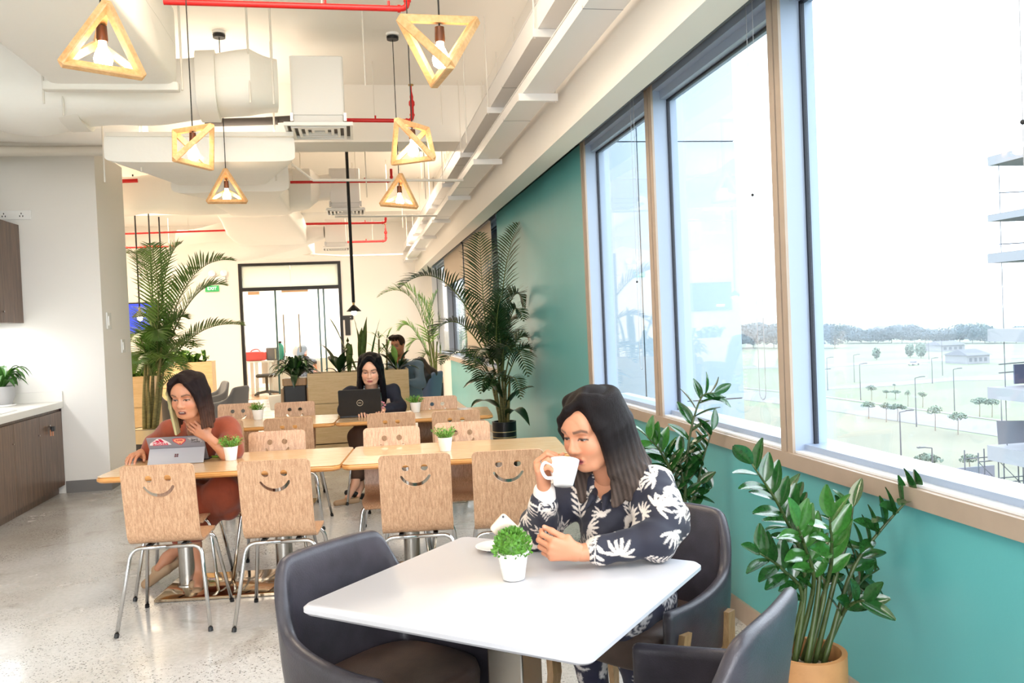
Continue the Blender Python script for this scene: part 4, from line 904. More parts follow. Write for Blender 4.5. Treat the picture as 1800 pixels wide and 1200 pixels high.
# ------------------------------------------------------------------ plants
CL = dict(x0=-9, x1=9, y0=-9, y1=99)
def clampv(v): return Vector((max(CL['x0'], min(v.x, CL['x1'])), max(CL['y0'], min(v.y, CL['y1'])), v.z))
def bez(P, n):
    P = [Vector(p) for p in P]
    if len(P) == 3: return [P[0]*(1-t)**2+P[1]*2*t*(1-t)+P[2]*t*t for t in [i/(n-1) for i in range(n)]]
    return catmull(P, max(2, n//(len(P)-1)))
def frond(parent, P, leaf=.28, n=26, w=.012, mat=None, stemm=None, start=.25, lift=.25, seed=1, fwd=.75, name='frond', droop=.35):
    """feather leaf: a rachis with two rows of narrow leaflets"""
    rd = random.Random(seed); path = bez(P, 24); mb = MB()
    m = len(path); mb.cur = 1; mb.tube(path, [.009-.0075*i/m for i in range(m)], 5); mb.cur = 0
    for k in range(n):
        f = start+(1-start)*k/(n-1); x = f*(m-1); i = min(int(x), m-2); p = path[i].lerp(path[i+1], x-i); t = (path[i+1]-path[i]).normalized()
        side = t.cross(Vector((0, 0, 1)))
        side = side.normalized() if side.length > .05 else Vector((1, 0, 0)); nrm = side.cross(t)
        env = math.sin(PI*min(1, .12+.95*(f-start)/(1-start)*.92))**.6
        for s_ in (-1, 1):
            d = (side*s_*.95+t*fwd+nrm*(lift+rd.uniform(-.12, .12))).normalized(); L_ = leaf*env*rd.uniform(.85, 1.08)
            q = [p]; v = d.copy()
            for j in range(3):
                v = (v+Vector((0, 0, -droop*.5))*(j*.5+.2)).normalized(); q.append(q[-1]+v*L_/3)
            b_ = t.cross(d).normalized().cross(d).normalized()
            ww = (w*.5, w, w*.75)
            vs = []
            for j in range(3): vs += [q[j]-b_*ww[j]/2, q[j]+b_*ww[j]/2]
            mb.add(vs+[q[3]], [(0, 1, 3, 2), (2, 3, 5, 4), (4, 5, 6)])
    mb.v = [tuple(clampv(Vector(v))) for v in mb.v]
    return mb.obj(name, [mat or green_palm, stemm or stem_green], parent)
def blade(parent, P, w, mat, name='leaf', fold=.25, belly=.5, n=9, tw=0):
    path = bez(P, n*2-1)[::2] if len(P) == 3 else bez(P, n); n = len(path); rows = []
    for i, p in enumerate(path):
        t = (path[min(i+1, n-1)]-path[max(i-1, 0)]).normalized(); s_ = t.cross(Vector((0, 0, 1)))
        s_ = s_.normalized() if s_.length > .08 else Vector((.8, -.6, 0)); u_ = s_.cross(t)
        if tw: s_ = s_*math.cos(tw)+u_*math.sin(tw); u_ = s_.cross(t)
        f = i/(n-1); e = (f/belly if f < belly else (1-f)/(1-belly)); h = w/2*max(.03, math.sin(PI/2*min(1, e))**.8)
        rows.append([p-s_*h+u_*h*fold, p-s_*h*.5+u_*h*fold*.35, p, p+s_*h*.5+u_*h*fold*.35, p+s_*h+u_*h*fold])
    if CL['x1'] < 9: rows = [[clampv(p) for p in r] for r in rows]
    return MB().grid(rows).obj(name, mat, parent, True)
def pxp(pts, Y): return [at(x, y, Y=Y+(dy[0] if dy else 0)) for x, y, *dy in pts]
def round_pot(label, p, r, h, mats, bands=(), name='plant_pot', taper=.85):
    t = thing(name, label, 'plant pot', p)
    MB().lathe([(r*taper, 0), (r*taper+.004, .004), (r, h-.01), (r, h), (r-.018, h), (r-.022, h-.07), (0, h-.07)], 40).obj('pot', mats, t, 40)
    for z, hh, m_ in bands:
        rr = lambda q: r*taper+.004+(r-r*taper-.004)*q/h
        MB().lathe([(rr(z)+.0005, z), (rr(z)+.003, z), (rr(z+hh)+.003, z+hh), (rr(z+hh)+.0005, z+hh)], 40).obj('band', m_, t)
    MB().lathe([(r-.024, h-.068), (r*.5, h-.055), (0, h-.05)], 20).obj('soil', soil, t)
    return t
def on(t): return Vector(t.location)
gold = M('gold_band', srgb(206, 186, 140), .35, .5); black_pot = M('black_pot', srgb(22, 22, 26), .3); pale_wood = M('pale_rim', srgb(196, 176, 138), .5)
# left palm
CL.update(y0=10.34); YL = 10.9; c = at(262, 752, Y=YL)
pl = round_pot('tall pot with a pale rim and black body at the foot of the left palm', (c.x, YL, 0), .20, c.z, black_pot, [(c.z-.17, .165, pale_wood)])
pt = thing('palm_plant', 'tall feathery palm in the black pot beside the white column', 'palm', (0, 0, 0))
for i, (x0, x1, y1) in enumerate(((254, 256, 640), (258, 264, 600), (262, 274, 590), (268, 284, 610), (273, 288, 640), (266, 268, 640), (260, 258, 660), (271, 281, 620))):
    b0 = at(x0, 750, Y=YL+.05*(i % 3-1)); b0.z = c.z-.07; b1 = at(x1, y1, Y=YL+.1*(i % 3-1))
    MB().tube(bez([b0, b0.lerp(b1, .5)+Vector((.01*(i-3), 0, 0)), b1], 8), [.026-.0018*k for k in range(8)], 8).obj('cane', cane_brown, pt, True)
LF = [([(285, 640), (315, 440, -.2), (412, 458, -.3)], .30, 34), ([(285, 640), (335, 480, .2), (398, 502, .3)], .27, 30), ([(290, 650), (345, 555, -.1), (430, 572, -.2)], .27, 30), ([(270, 640), (272, 430, .2), (226, 445, .4)], .26, 28), ([(278, 640), (282, 440, 0), (318, 428, .1)], .26, 26), ([(276, 620), (285, 470, -.3), (262, 428, -.6)], .24, 26), ([(262, 650), (245, 560, -.2), (229, 600, -.5)], .22, 22), ([(280, 650), (305, 590, -.2), (345, 610, -.4)], .24, 22),
 ([(272, 700), (300, 640, -.2), (346, 672, -.3)], .14, 18), ([(268, 660), (250, 600, -.3), (240, 640, -.6)], .2, 20), ([(275, 640), (300, 540, 0), (330, 560, 0)], .24, 22), ([(270, 650), (285, 600, -.3), (315, 650, -.6)], .2, 20), ([(282, 600), (310, 500, .2), (352, 470, .5)], .26, 24), ([(262, 640), (262, 570, .3), (240, 540, .6)], .2, 18)]
rq = random.Random(21)
for k in range(16):
    x1 = rq.uniform(232, 335); y1 = rq.uniform(545, 680); LF.append(([(rq.uniform(262, 278), 660), (x1*.45+272*.55, y1-rq.uniform(40, 80), rq.uniform(-.3, .3)), (x1, y1, rq.uniform(-.45, .5))], rq.uniform(.16, .26), 24))
for i, (P, lf, n) in enumerate(LF): frond(pt, pxp(P, YL), lf*1.25, int(n*1.2), .021, green_palm, stem_green, .18, .42, i, .8)
# right palm
CL.update(y0=-9, x1=1.80); YR = 8.9; c = at(886, 740, Y=YR)
pr_ = round_pot('black pot with thin gold rings against the teal wall', (c.x, YR, 0), .128, c.z, black_pot, [(c.z-.05-.057*k, .008, gold) for k in range(1, 7)], taper=.92)
pt = thing('palm_plant', 'tall dark palm in the ringed black pot in front of the teal wall', 'palm')
for i, (x0, x1, y1) in enumerate(((880, 868, 650), (884, 875, 640), (889, 888, 650), (892, 896, 660), (882, 862, 660), (887, 881, 630))):
    b0 = at(x0, 742, Y=YR+.04*(i % 3-1)); b0.z = c.z-.07; b1 = at(x1, y1, Y=YR+.08*(i % 3-1))
    MB().tube(bez([b0, b0.lerp(b1, .5), b1], 8), [.02-.0014*k for k in range(8)], 8).obj('cane', cane_brown, pt, True)
RF = [([(862, 640), (846, 520, -.1), (843, 410, 0)], .30, 36), ([(880, 620), (878, 460, .2), (912, 392, .3)], .26, 34), ([(858, 620), (785, 430, -.3), (704, 505, -.5)], .26, 36), ([(862, 640), (805, 520, -.2), (758, 592, -.3)], .22, 28), ([(864, 660), (812, 590, -.3), (776, 640, -.5)], .18, 26), ([(878, 600), (905, 470, 0), (923, 540, .1)], .22, 28), ([(890, 670), (915, 590, -.1), (938, 618, -.1)], .18, 24), ([(888, 660), (905, 570, .1), (934, 598, 0)], .2, 24), ([(876, 650), (866, 560, -.2), (884, 508, -.4)], .2, 26), ([(868, 640), (835, 520, .3), (800, 510, .6)], .22, 26), ([(880, 650), (900, 560, -.3), (928, 660, -.6)], .2, 26), ([(872, 660), (845, 570, -.4), (830, 650, -.7)], .2, 26), ([(885, 660), (880, 580, -.3), (900, 620, -.7)], .2, 24), ([(866, 640), (850, 560, .2), (822, 580, .3)], .2, 24), ([(884, 640), (890, 540, .2), (905, 560, .3)], .2, 24), ([(874, 690), (855, 620, -.3), (845, 690, -.5)], .14, 20), ([(886, 690), (905, 630, -.3), (915, 700, -.5)], .14, 20)]
for k in range(8):
    x1 = rq.uniform(815, 925); y1 = rq.uniform(560, 690); RF.append(([(rq.uniform(874, 888), 670), (x1*.45+880*.55, y1-rq.uniform(40, 90), rq.uniform(-.3, .2)), (x1, y1, rq.uniform(-.6, .2))], rq.uniform(.16, .24), 24))
for i, (P, lf, n) in enumerate(RF): frond(pt, pxp(P, YR), lf*1.12, int(n*1.05), .017, green_dark, stem_green, .18, .42, 30+i, .8)
pt = thing('broad_leaf_plant', 'few broad dark leaves drooping round the ringed black pot', 'plant')
for P, w_ in (([(884, 700), (855, 648, -.3), (814, 682, -.4)], .16), ([(889, 715), (912, 678, -.2), (944, 680, -.2)], .15), ([(890, 735), (905, 700, -.2), (931, 748, -.3)], .17), ([(880, 720), (850, 690, -.4), (828, 716, -.5)], .12), ([(880, 690), (862, 660, -.3), (850, 690, -.4)], .14), ([(882, 590), (868, 560, -.2), (884, 508, -.2)], .11)):
    blade(pt, pxp(P, YR), w_, green_dark, 'leaf', .3)
CL.update(x1=1.8)
# far palm
YF = 18.7; c = at(769, 662, Y=YF)
round_pot('dark pot with a pale rim at the far end of the window wall', (c.x-.05, YF, 0), .18, c.z, M('teal_pot', srgb(40, 60, 66), .5), [(c.z-.13, .125, pale_wood)])
pt = thing('palm_plant', 'light green palm far away beside the bright end window', 'palm')
for i, (x1, y1) in enumerate(((752, 580), (760, 560), (768, 600), (757, 600))):
    b0 = Vector((c.x-.05+.03*(i-1.5), YF, c.z-.07)); b1 = at(x1, y1, Y=YF); MB().tube([b0, b1], [.025, .012], 6).obj('cane', stem_green, pt)
for i, (P, lf) in enumerate((([(760, 640), (735, 470), (664, 522)], .5), ([(758, 640), (720, 545), (702, 580)], .45), ([(762, 640), (760, 540), (735, 520)], .45), ([(764, 640), (775, 540), (800, 560)], .4), ([(764, 640), (785, 580), (806, 630)], .4), ([(758, 650), (740, 560), (715, 620)], .4), ([(760, 650), (750, 590), (738, 655)], .35), ([(760, 640), (745, 560), (770, 510)], .45), ([(762, 640), (745, 500), (700, 500)], .45))):
    frond(pt, pxp(P, YF), lf, 24, .03, green_light if i % 3 else green_palm, stem_green, .25, .3, 60+i, .8)
CL.update(x1=1.8)
# zamioculcas plants with separate leaves
def zz_leaf_mesh(m):
    rows = []
    for i in range(9):
        f = i/8; h = .235*math.sin(PI*min(1, f*.93+.035))**.75*(1.12-.3*f); z = -.10*f*f+.04*f
        rows.append([(-h, f, z+.07*h/.235), (-h*.5, f, z+.012), (0, f, z-.012), (h*.5, f, z+.012), (h, f, z+.07*h/.235)])
    return MB().grid(rows).mesh('leaf', m, True)
zl = [zz_leaf_mesh(green_zz), zz_leaf_mesh(M('zz_leaf_fresh', srgb(58, 114, 46), .16, var=(9, .2), spec=.7, coat=.4))]
def zz(label, root, stems, ll, seed, name='zz_plant'):
    rd = random.Random(seed); t = thing(name, label, 'plant')
    for P, n, fresh in stems:
        path = bez(P, 20) if len(P) == 3 else catmull(P, 8); m = len(path)
        MB().tube(path, [.010*(1-.75*i/m) for i in range(m)], 8).obj('stem', M('zz_stem', srgb(70, 84, 44), .4, var=(20, .3)), t, True)
        for k in range(n):
            f = .32+.68*k/(n-1); x = f*(m-1); i = min(int(x), m-2); p = path[i].lerp(path[i+1], x-i); tn = (path[i+1]-path[i]).normalized()
            sd = tn.cross(Vector((.35*math.sin(seed), -1, .25))).normalized()
            s_ = 1 if k % 2 else -1
            d = (sd*s_*(.9 if k < n-1 else .1)+tn*.75+Vector((0, 0, .1))+Vector((rd.uniform(-.2, .2),)*3)).normalized()
            up = (tn*.8-d*.3+Vector((rd.uniform(-.5, .5), rd.uniform(-.9, .1), .35))).normalized()
            L_ = ll*(1.05-.35*abs(f-.65))*rd.uniform(.85, 1.1)
            if (p+d*L_).x > 1.78 and (p+d*L_).z < .97: d = Vector((-abs(d.x)*.4, d.y, d.z)).normalized()
            o = link('leaf', zl[1 if fresh else 0], t); o.matrix_world = frame(p, d, up) @ Matrix.Scale(L_, 4)
    return t
zc = Vector((1.435, 2.62, 0)); zh = at(1440, 1140, Y=2.62).z
clay = M('terracotta_tan', srgb(196, 142, 92), .6, var=(18, .08), bump=(90, .06))
pz = round_pot('tan terracotta pot at the lower right corner', (zc.x, zc.y, 0), .128, zh, clay, (), taper=.95)
for k in range(60):
    a_, q_ = rnd.uniform(0, 6.3), .10*math.sqrt(rnd.random())
mbp = MB()
for k in range(130):
    a_, q_ = rnd.uniform(0, 6.3), .10*math.sqrt(rnd.random()); mbp.ball((q_*math.cos(a_), q_*math.sin(a_), zh-.052), rnd.uniform(.006, .011), 6, (1, 1.2, .7))
o = mbp.obj('gravel', M('pale_gravel', srgb(170, 158, 140), .8), pz); o['kind'] = 'stuff'
def zs(pts, x0): b0 = Vector((zc.x+x0, zc.y+rnd.uniform(-.04, .04), zh-.06)); return [b0]+pxp(pts, zc.y)
zz('zamioculcas with arching glossy stems in the terracotta pot', zc, [(zs([(1415, 1010), (1375, 900, -.05), (1322, 815, -.1)], -.05), 17, 0), (zs([(1440, 1000), (1400, 920, .05), (1378, 862, .1)], -.02), 13, 0), (zs([(1495, 1010), (1545, 935, .0), (1612, 862, -.05)], .05), 18, 0), (zs([(1455, 1020), (1462, 960, -.1), (1458, 908, -.15)], 0), 11, 1), (zs([(1410, 1050), (1375, 1000, -.05), (1335, 972, -.1)], -.07), 11, 0), (zs([(1490, 1060), (1515, 1020, .05), (1545, 1000, .1)], .06), 10, 0), (zs([(1470, 1010), (1490, 950, .1), (1500, 890, .15)], .03), 12, 0), (zs([(1430, 1030), (1415, 960, -.1), (1402, 925, -.15)], -.03), 11, 1), (zs([(1480, 1080), (1500, 1060, -.05), (1520, 1055, -.1)], .06), 7, 0), (zs([(1450, 1040), (1440, 1000, .1), (1425, 955, .15)], 0), 10, 0)], .112, 3)
z2 = Vector((1.56, 4.08, 0)); z2h = .42
round_pot('tan pot almost hidden behind the armchair of the woman with the cup', (z2.x, z2.y, 0), .13, z2h, clay, (), taper=.95)
def z2s(pts, x0): return [Vector((z2.x+x0, z2.y, z2h-.06))]+pxp(pts, z2.y)
zz('zamioculcas with a tall curled stem behind the woman with the cup', z2, [(z2s([(1205, 860), (1212, 770), (1232, 700), (1256, 690)], 0), 17, 0), (z2s([(1225, 860), (1235, 810), (1252, 755)], .03), 13, 0), (z2s([(1185, 860), (1165, 800), (1138, 768)], -.04), 13, 1), (z2s([(1190, 870), (1180, 830), (1165, 790)], -.02), 12, 0), (z2s([(1215, 880), (1235, 868), (1252, 856)], .04), 7, 0), (z2s([(1205, 880), (1200, 840), (1195, 800)], 0), 12, 0)], .125, 5)
# kitchen plant
CL.update(x1=8, y1=99)
c = Vector((-3.40, 9.0, .927)); CL.update(x0=-.165, x1=8, y1=.22); kp = thing('leafy_pot_plant', 'leafy green plant in a grey pot on the kitchen worktop', 'potted plant', (c.x, c.y, .927))
MB().lathe([(.12, 0), (.125, .015), (.105, .016), (0, .016)], 28).obj('saucer', ceramic, kp, 40)
MB().lathe([(.085, .0165), (.115, .09), (.125, .19), (.115, .19), (.1, .16), (0, .16)], 28).obj('pot', M('grey_pot', srgb(172, 170, 170), .5), kp, 40)
for k in range(34):
    a_ = rnd.uniform(0, 6.3); l_ = rnd.uniform(.16, .32); z_ = rnd.uniform(.0, .26); v = Vector((math.cos(a_), math.sin(a_), 0)); r0 = Vector((0, 0, .17))
    blade(kp, [r0+v*.03, r0+v*l_*.55+Vector((0, 0, .10+z_)), r0+v*l_+Vector((0, 0, z_*.55-.02))], rnd.uniform(.05, .085), green_leaf if k % 4 else green_light, 'leaf', .3)
CL.update(x0=-9, x1=9, y1=99)
# plants in the dividers
def leafy(label, Y, roots, specs, mat, name='leafy_plant', cat='plant'):
    t = thing(name, label, cat)
    for (x0, y0), (x1, y1, w_, *m_) in specs:
        p0 = at(x0, y0, Y=Y); p2 = at(x1, y1, Y=Y+rnd.uniform(-.15, .15)); mid = (p0+p2)/2+Vector((0, rnd.uniform(-.1, .05), abs(p2.x-p0.x)*.35+.03))
        blade(t, [p0, mid, p2], w_, m_[0] if m_ else mat, 'leaf', .25, .6)
    return t
snake_y = M('snake_leaf', srgb(84, 100, 48), .4, var=(30, .5, (1, 1, .4)))
leafy('snake plant with tall upright blades in the oak divider', 11.4, None, [((622, 656), (577, 556, .085)), ((616, 656), (611, 592, .09)), ((640, 655), (622, 558, .10)), ((637, 655), (645, 556, .10)), ((632, 655), (636, 575, .08)), ((648, 655), (668, 560, .05, green_leaf)), ((612, 656), (618, 604, .09)), ((628, 655), (600, 610, .08))], snake_y, 'snake_plant')
leafy('broad leaved plant at the left end of the oak divider', 11.4, None, [((597, 656), (562, 604, .14)), ((596, 656), (580, 625, .17)), ((598, 656), (622, 622, .16)), ((597, 656), (600, 640, .1)), ((600, 656), (628, 648, .1)), ((594, 656), (570, 652, .08)), ((596, 656), (610, 612, .16)), ((598, 655), (640, 640, .12))], green_dark)
leafy('leafy plant at the right end of the oak divider', 11.4, None, [((700, 652), (745, 636, .13)), ((698, 652), (680, 618, .14)), ((700, 652), (720, 615, .13)), ((696, 652), (660, 622, .12)), ((702, 652), (738, 650, .08)), ((697, 652), (690, 606, .10, green_light)), ((699, 652), (664, 645, .1)), ((701, 652), (712, 630, .12))], green_dark)
t = thing('spiky_plant', 'spiky thin leaved plant behind the navy woman', 'plant')
for k in range(46):
    a_ = rnd.uniform(0, 6.3); s0 = at(666+rnd.choice((0, 14)), rnd.choice((650, 620, 596)), Y=11.5); v = Vector((math.cos(a_)*.22, math.sin(a_)*.15, rnd.uniform(.0, .2)))
    blade(t, [s0, s0+v*.6+Vector((0, 0, .06)), s0+v], .024, green_light if k % 3 else green_leaf, 'leaf', .2)
for x in (666, 680): MB().tube([at(x, 656, Y=11.5), at(x, 596, Y=11.5)], .012, 6).obj('cane', cane_brown, t)
t = thing('peace_lily', 'bushy dark leafy plant in the black stand planter', 'plant'); c = at(519, 664, Y=11.55)
for k in range(64):
    a_ = rnd.uniform(0, 6.3); l_ = rnd.uniform(.12, .36); v = Vector((math.cos(a_)*1.05, math.sin(a_)*.8, 0)); z_ = rnd.uniform(.06, .34)*(1.25-l_*1.6)+.04
    blade(t, [c+v*.04, c+v*l_*.6+Vector((0, 0, z_+.07)), c+v*l_+Vector((0, 0, z_*.75-.06))], rnd.uniform(.06, .10), green_dark if k % 3 else green_leaf, 'leaf', .28, .55)
blade(t, [c+Vector((0, -.1, .05)), c+Vector((.01, -.26, .10)), c+Vector((.0, -.27, -.12))], .09, green_dark)
t = thing('leafy_plant', 'leafy plant on the far oak planter left of the glass door', 'plant')
for k in range(44):
    b0 = at(300+rnd.uniform(0, 62), 641, Y=15.8); a_ = rnd.uniform(0, 6.3); v = Vector((math.cos(a_), math.sin(a_), 0))*rnd.uniform(.1, .26); h_ = rnd.uniform(.06, .30)
    blade(t, [b0, b0+v*.5+Vector((0, 0, h_+.06)), b0+v+Vector((0, 0, h_*.8))], rnd.uniform(.07, .12), green_leaf if k % 3 else green_light, 'leaf', .25)
t = thing('leafy_plant', 'yellow green foliage behind the left palm near the column', 'plant')
for k in range(46):
    b0 = at(228+rnd.uniform(0, 45), 668, Y=12.1); a_ = rnd.uniform(0, 6.3); v = Vector((math.cos(a_), math.sin(a_), 0))*rnd.uniform(.08, .22); h_ = rnd.uniform(.06, .42)
    blade(t, [b0, b0+v*.5+Vector((0, 0, h_+.06)), b0+v+Vector((0, 0, h_*.85))], rnd.uniform(.05, .10), green_light if k % 3 else green_leaf, 'leaf', .25)
# ------------------------------------------------------------------ people: smooth surfaces grown from blended limb volumes
class Field:
    def __init__(s, lo, hi, h):
        s.lo = np.array(lo, float); s.h = h; s.n = np.ceil((np.array(hi)-s.lo)/h).astype(int)+1
        s.F = np.full(s.n, 1.0, np.float32)
    def block(s, lo, hi):
        a = np.maximum(0, np.floor((np.array(lo)-s.lo)/s.h).astype(int)); b = np.minimum(s.n, np.ceil((np.array(hi)-s.lo)/s.h).astype(int)+1)
        if (b <= a).any(): return None, None
        ax = [s.lo[i]+s.h*np.arange(a[i], b[i]) for i in range(3)]
        return (slice(a[0], b[0]), slice(a[1], b[1]), slice(a[2], b[2])), np.stack(np.meshgrid(*ax, indexing='ij'), -1)
    def mix(s, sl, d, k, op):
        f = s.F[sl]
        if op == '+':
            if k > 0: hh = np.maximum(k-np.abs(f-d), 0)/k; s.F[sl] = np.minimum(f, d)-hh*hh*k*.25
            else: s.F[sl] = np.minimum(f, d)
        else:
            d = -d
            if k > 0: hh = np.maximum(k-np.abs(f-d), 0)/k; s.F[sl] = np.maximum(f, d)+hh*hh*k*.25
            else: s.F[sl] = np.maximum(f, d)
    def cap(s, a, b, ra, rb=None, k=.02, op='+'):
        a, b = np.array(a, float), np.array(b, float); rb = ra if rb is None else rb; m = max(ra, rb)+k+2*s.h
        sl, P = s.block(np.minimum(a, b)-m, np.maximum(a, b)+m)
        if sl is None: return s
        ab = b-a; t = np.clip(((P-a)@ab)/max(ab@ab, 1e-9), 0, 1); d = np.linalg.norm(P-a-t[..., None]*ab, axis=-1)-(ra+(rb-ra)*t)
        s.mix(sl, d, k, op); return s
    def chain(s, pts, rs, k=.02):
        for i in range(len(pts)-1): s.cap(pts[i], pts[i+1], rs[i], rs[i+1], k)
        return s
    def ell(s, c, r, R=None, k=.02, op='+'):
        c, r = np.array(c, float), np.array(r, float); m = r.max()+k+2*s.h; sl, P = s.block(c-m, c+m)
        if sl is None: return s
        q = P-c
        if R is not None: q = q@R
        l = np.linalg.norm(q/r, axis=-1); g = np.linalg.norm(q/(r*r), axis=-1)+1e-9; d = l*(l-1)/g
        s.mix(sl, d, k, op); return s
    def wobble(s, amp, sc, seed=0):
        rg = np.random.default_rng(seed); ax = [s.lo[i]+s.h*np.arange(s.n[i]) for i in range(3)]; P = np.stack(np.meshgrid(*ax, indexing='ij'), -1).astype(np.float32)
        sel = np.abs(s.F) < .03; q = P[sel]; o = np.zeros(len(q), np.float32)
        for j in range(9):
            v = rg.normal(size=3); v = v/np.linalg.norm(v)*sc*(.6+.9*rg.random()); o += np.sin(q@v+rg.random()*6+1.3*np.sin(q@(v[[1, 2, 0]]*.7)))/3
        s.F[sel] += amp*o; return s
    def mesh(s):
        F = s.F; S = F < 0; n = F.shape
        cs = [S[i:n[0]-1+i, j:n[1]-1+j, k:n[2]-1+k] for i in (0, 1) for j in (0, 1) for k in (0, 1)]
        cnt = sum(c.astype(np.int8) for c in cs); act = (cnt > 0) & (cnt < 8)
        idx = np.full(act.shape, -1, np.int64); I = np.argwhere(act); idx[act] = np.arange(len(I))
        acc = np.zeros((len(I), 3)); num = np.zeros(len(I))
        for ax in range(3):
            o = [a for a in range(3) if a != ax]
            for u in (0, 1):
                for v in (0, 1):
                    A = I.copy(); A[:, o[0]] += u; A[:, o[1]] += v; B = A.copy(); B[:, ax] += 1
                    fa, fb = F[tuple(A.T)], F[tuple(B.T)]; c = (fa < 0) != (fb < 0); t = np.where(c, fa/np.where(c, fa-fb, 1), 0)
                    p = A.astype(float); p[:, ax] += t; acc += p*c[:, None]; num += c
        V = s.lo+s.h*acc/num[:, None]; Q = []
        for ax in range(3):
            o = [(ax+1) % 3, (ax+2) % 3]; sl0 = [slice(None)]*3; sl1 = [slice(None)]*3; sl0[ax] = slice(0, n[ax]-1); sl1[ax] = slice(1, n[ax])
            c = S[tuple(sl0)] != S[tuple(sl1)]; A = np.argwhere(c); A = A[(A[:, o[0]] > 0) & (A[:, o[1]] > 0) & (A[:, o[0]] < n[o[0]]-1) & (A[:, o[1]] < n[o[1]]-1)]
            ins = S[tuple(A.T)]; q = []
            for du, dv in ((1, 1), (0, 1), (0, 0), (1, 0)):
                B = A.copy(); B[:, o[0]] -= du; B[:, o[1]] -= dv; q.append(idx[tuple(B.T)])
            q = np.stack(q, 1); q[~ins] = q[~ins][:, ::-1]; Q.append(q)
        return V, np.concatenate(Q)
def join(parts):
    vs, fs, cs, n = [], [], [], 0
    for V, Q, C in parts: vs.append(V); fs.append(Q+n); cs.append(C if C is not None else np.tile([.5, .5, .5], (len(V), 1))); n += len(V)
    return np.concatenate(vs), np.concatenate(fs), np.concatenate(cs)
def npmesh(name, V, Q, mat, C=None, smooth_it=2):
    if smooth_it:       # light Laplacian smoothing
        e = np.concatenate([Q[:, [0, 1]], Q[:, [1, 2]], Q[:, [2, 3]], Q[:, [3, 0]]]); e = np.concatenate([e, e[:, ::-1]])
        deg = np.bincount(e[:, 0], minlength=len(V))[:, None]+1e-9
        for _ in range(smooth_it): V = V*.5+.5*np.stack([np.bincount(e[:, 0], V[e[:, 1], a], len(V)) for a in range(3)], 1)/deg
    me = bpy.data.meshes.new(name); me.vertices.add(len(V)); me.vertices.foreach_set('co', V.astype(np.float32).ravel())
    me.loops.add(Q.size); me.loops.foreach_set('vertex_index', Q.astype(np.int32).ravel()); me.polygons.add(len(Q)); me.polygons.foreach_set('loop_start', np.arange(0, Q.size, 4, dtype=np.int32))
    me.update(calc_edges=True); me.validate(); me.materials.append(mat); setsmooth(me)
    if C is not None:
        at_ = me.color_attributes.new('Col', 'FLOAT_COLOR', 'POINT'); at_.data.foreach_set('color', np.concatenate([C, np.ones((len(C), 1))], 1).astype(np.float32).ravel())
    return me
def L3(r, g, b): return np.array(srgb(r, g, b)[:3])
def basis(F, U):
    F = np.array(F, float); F /= np.linalg.norm(F); U = np.array(U, float); X = np.cross(F, U); X /= np.linalg.norm(X); Z = np.cross(X, F)
    return np.stack([X, F, Z], 1)      # columns: person's right ... x to the person's right, y forward, z up
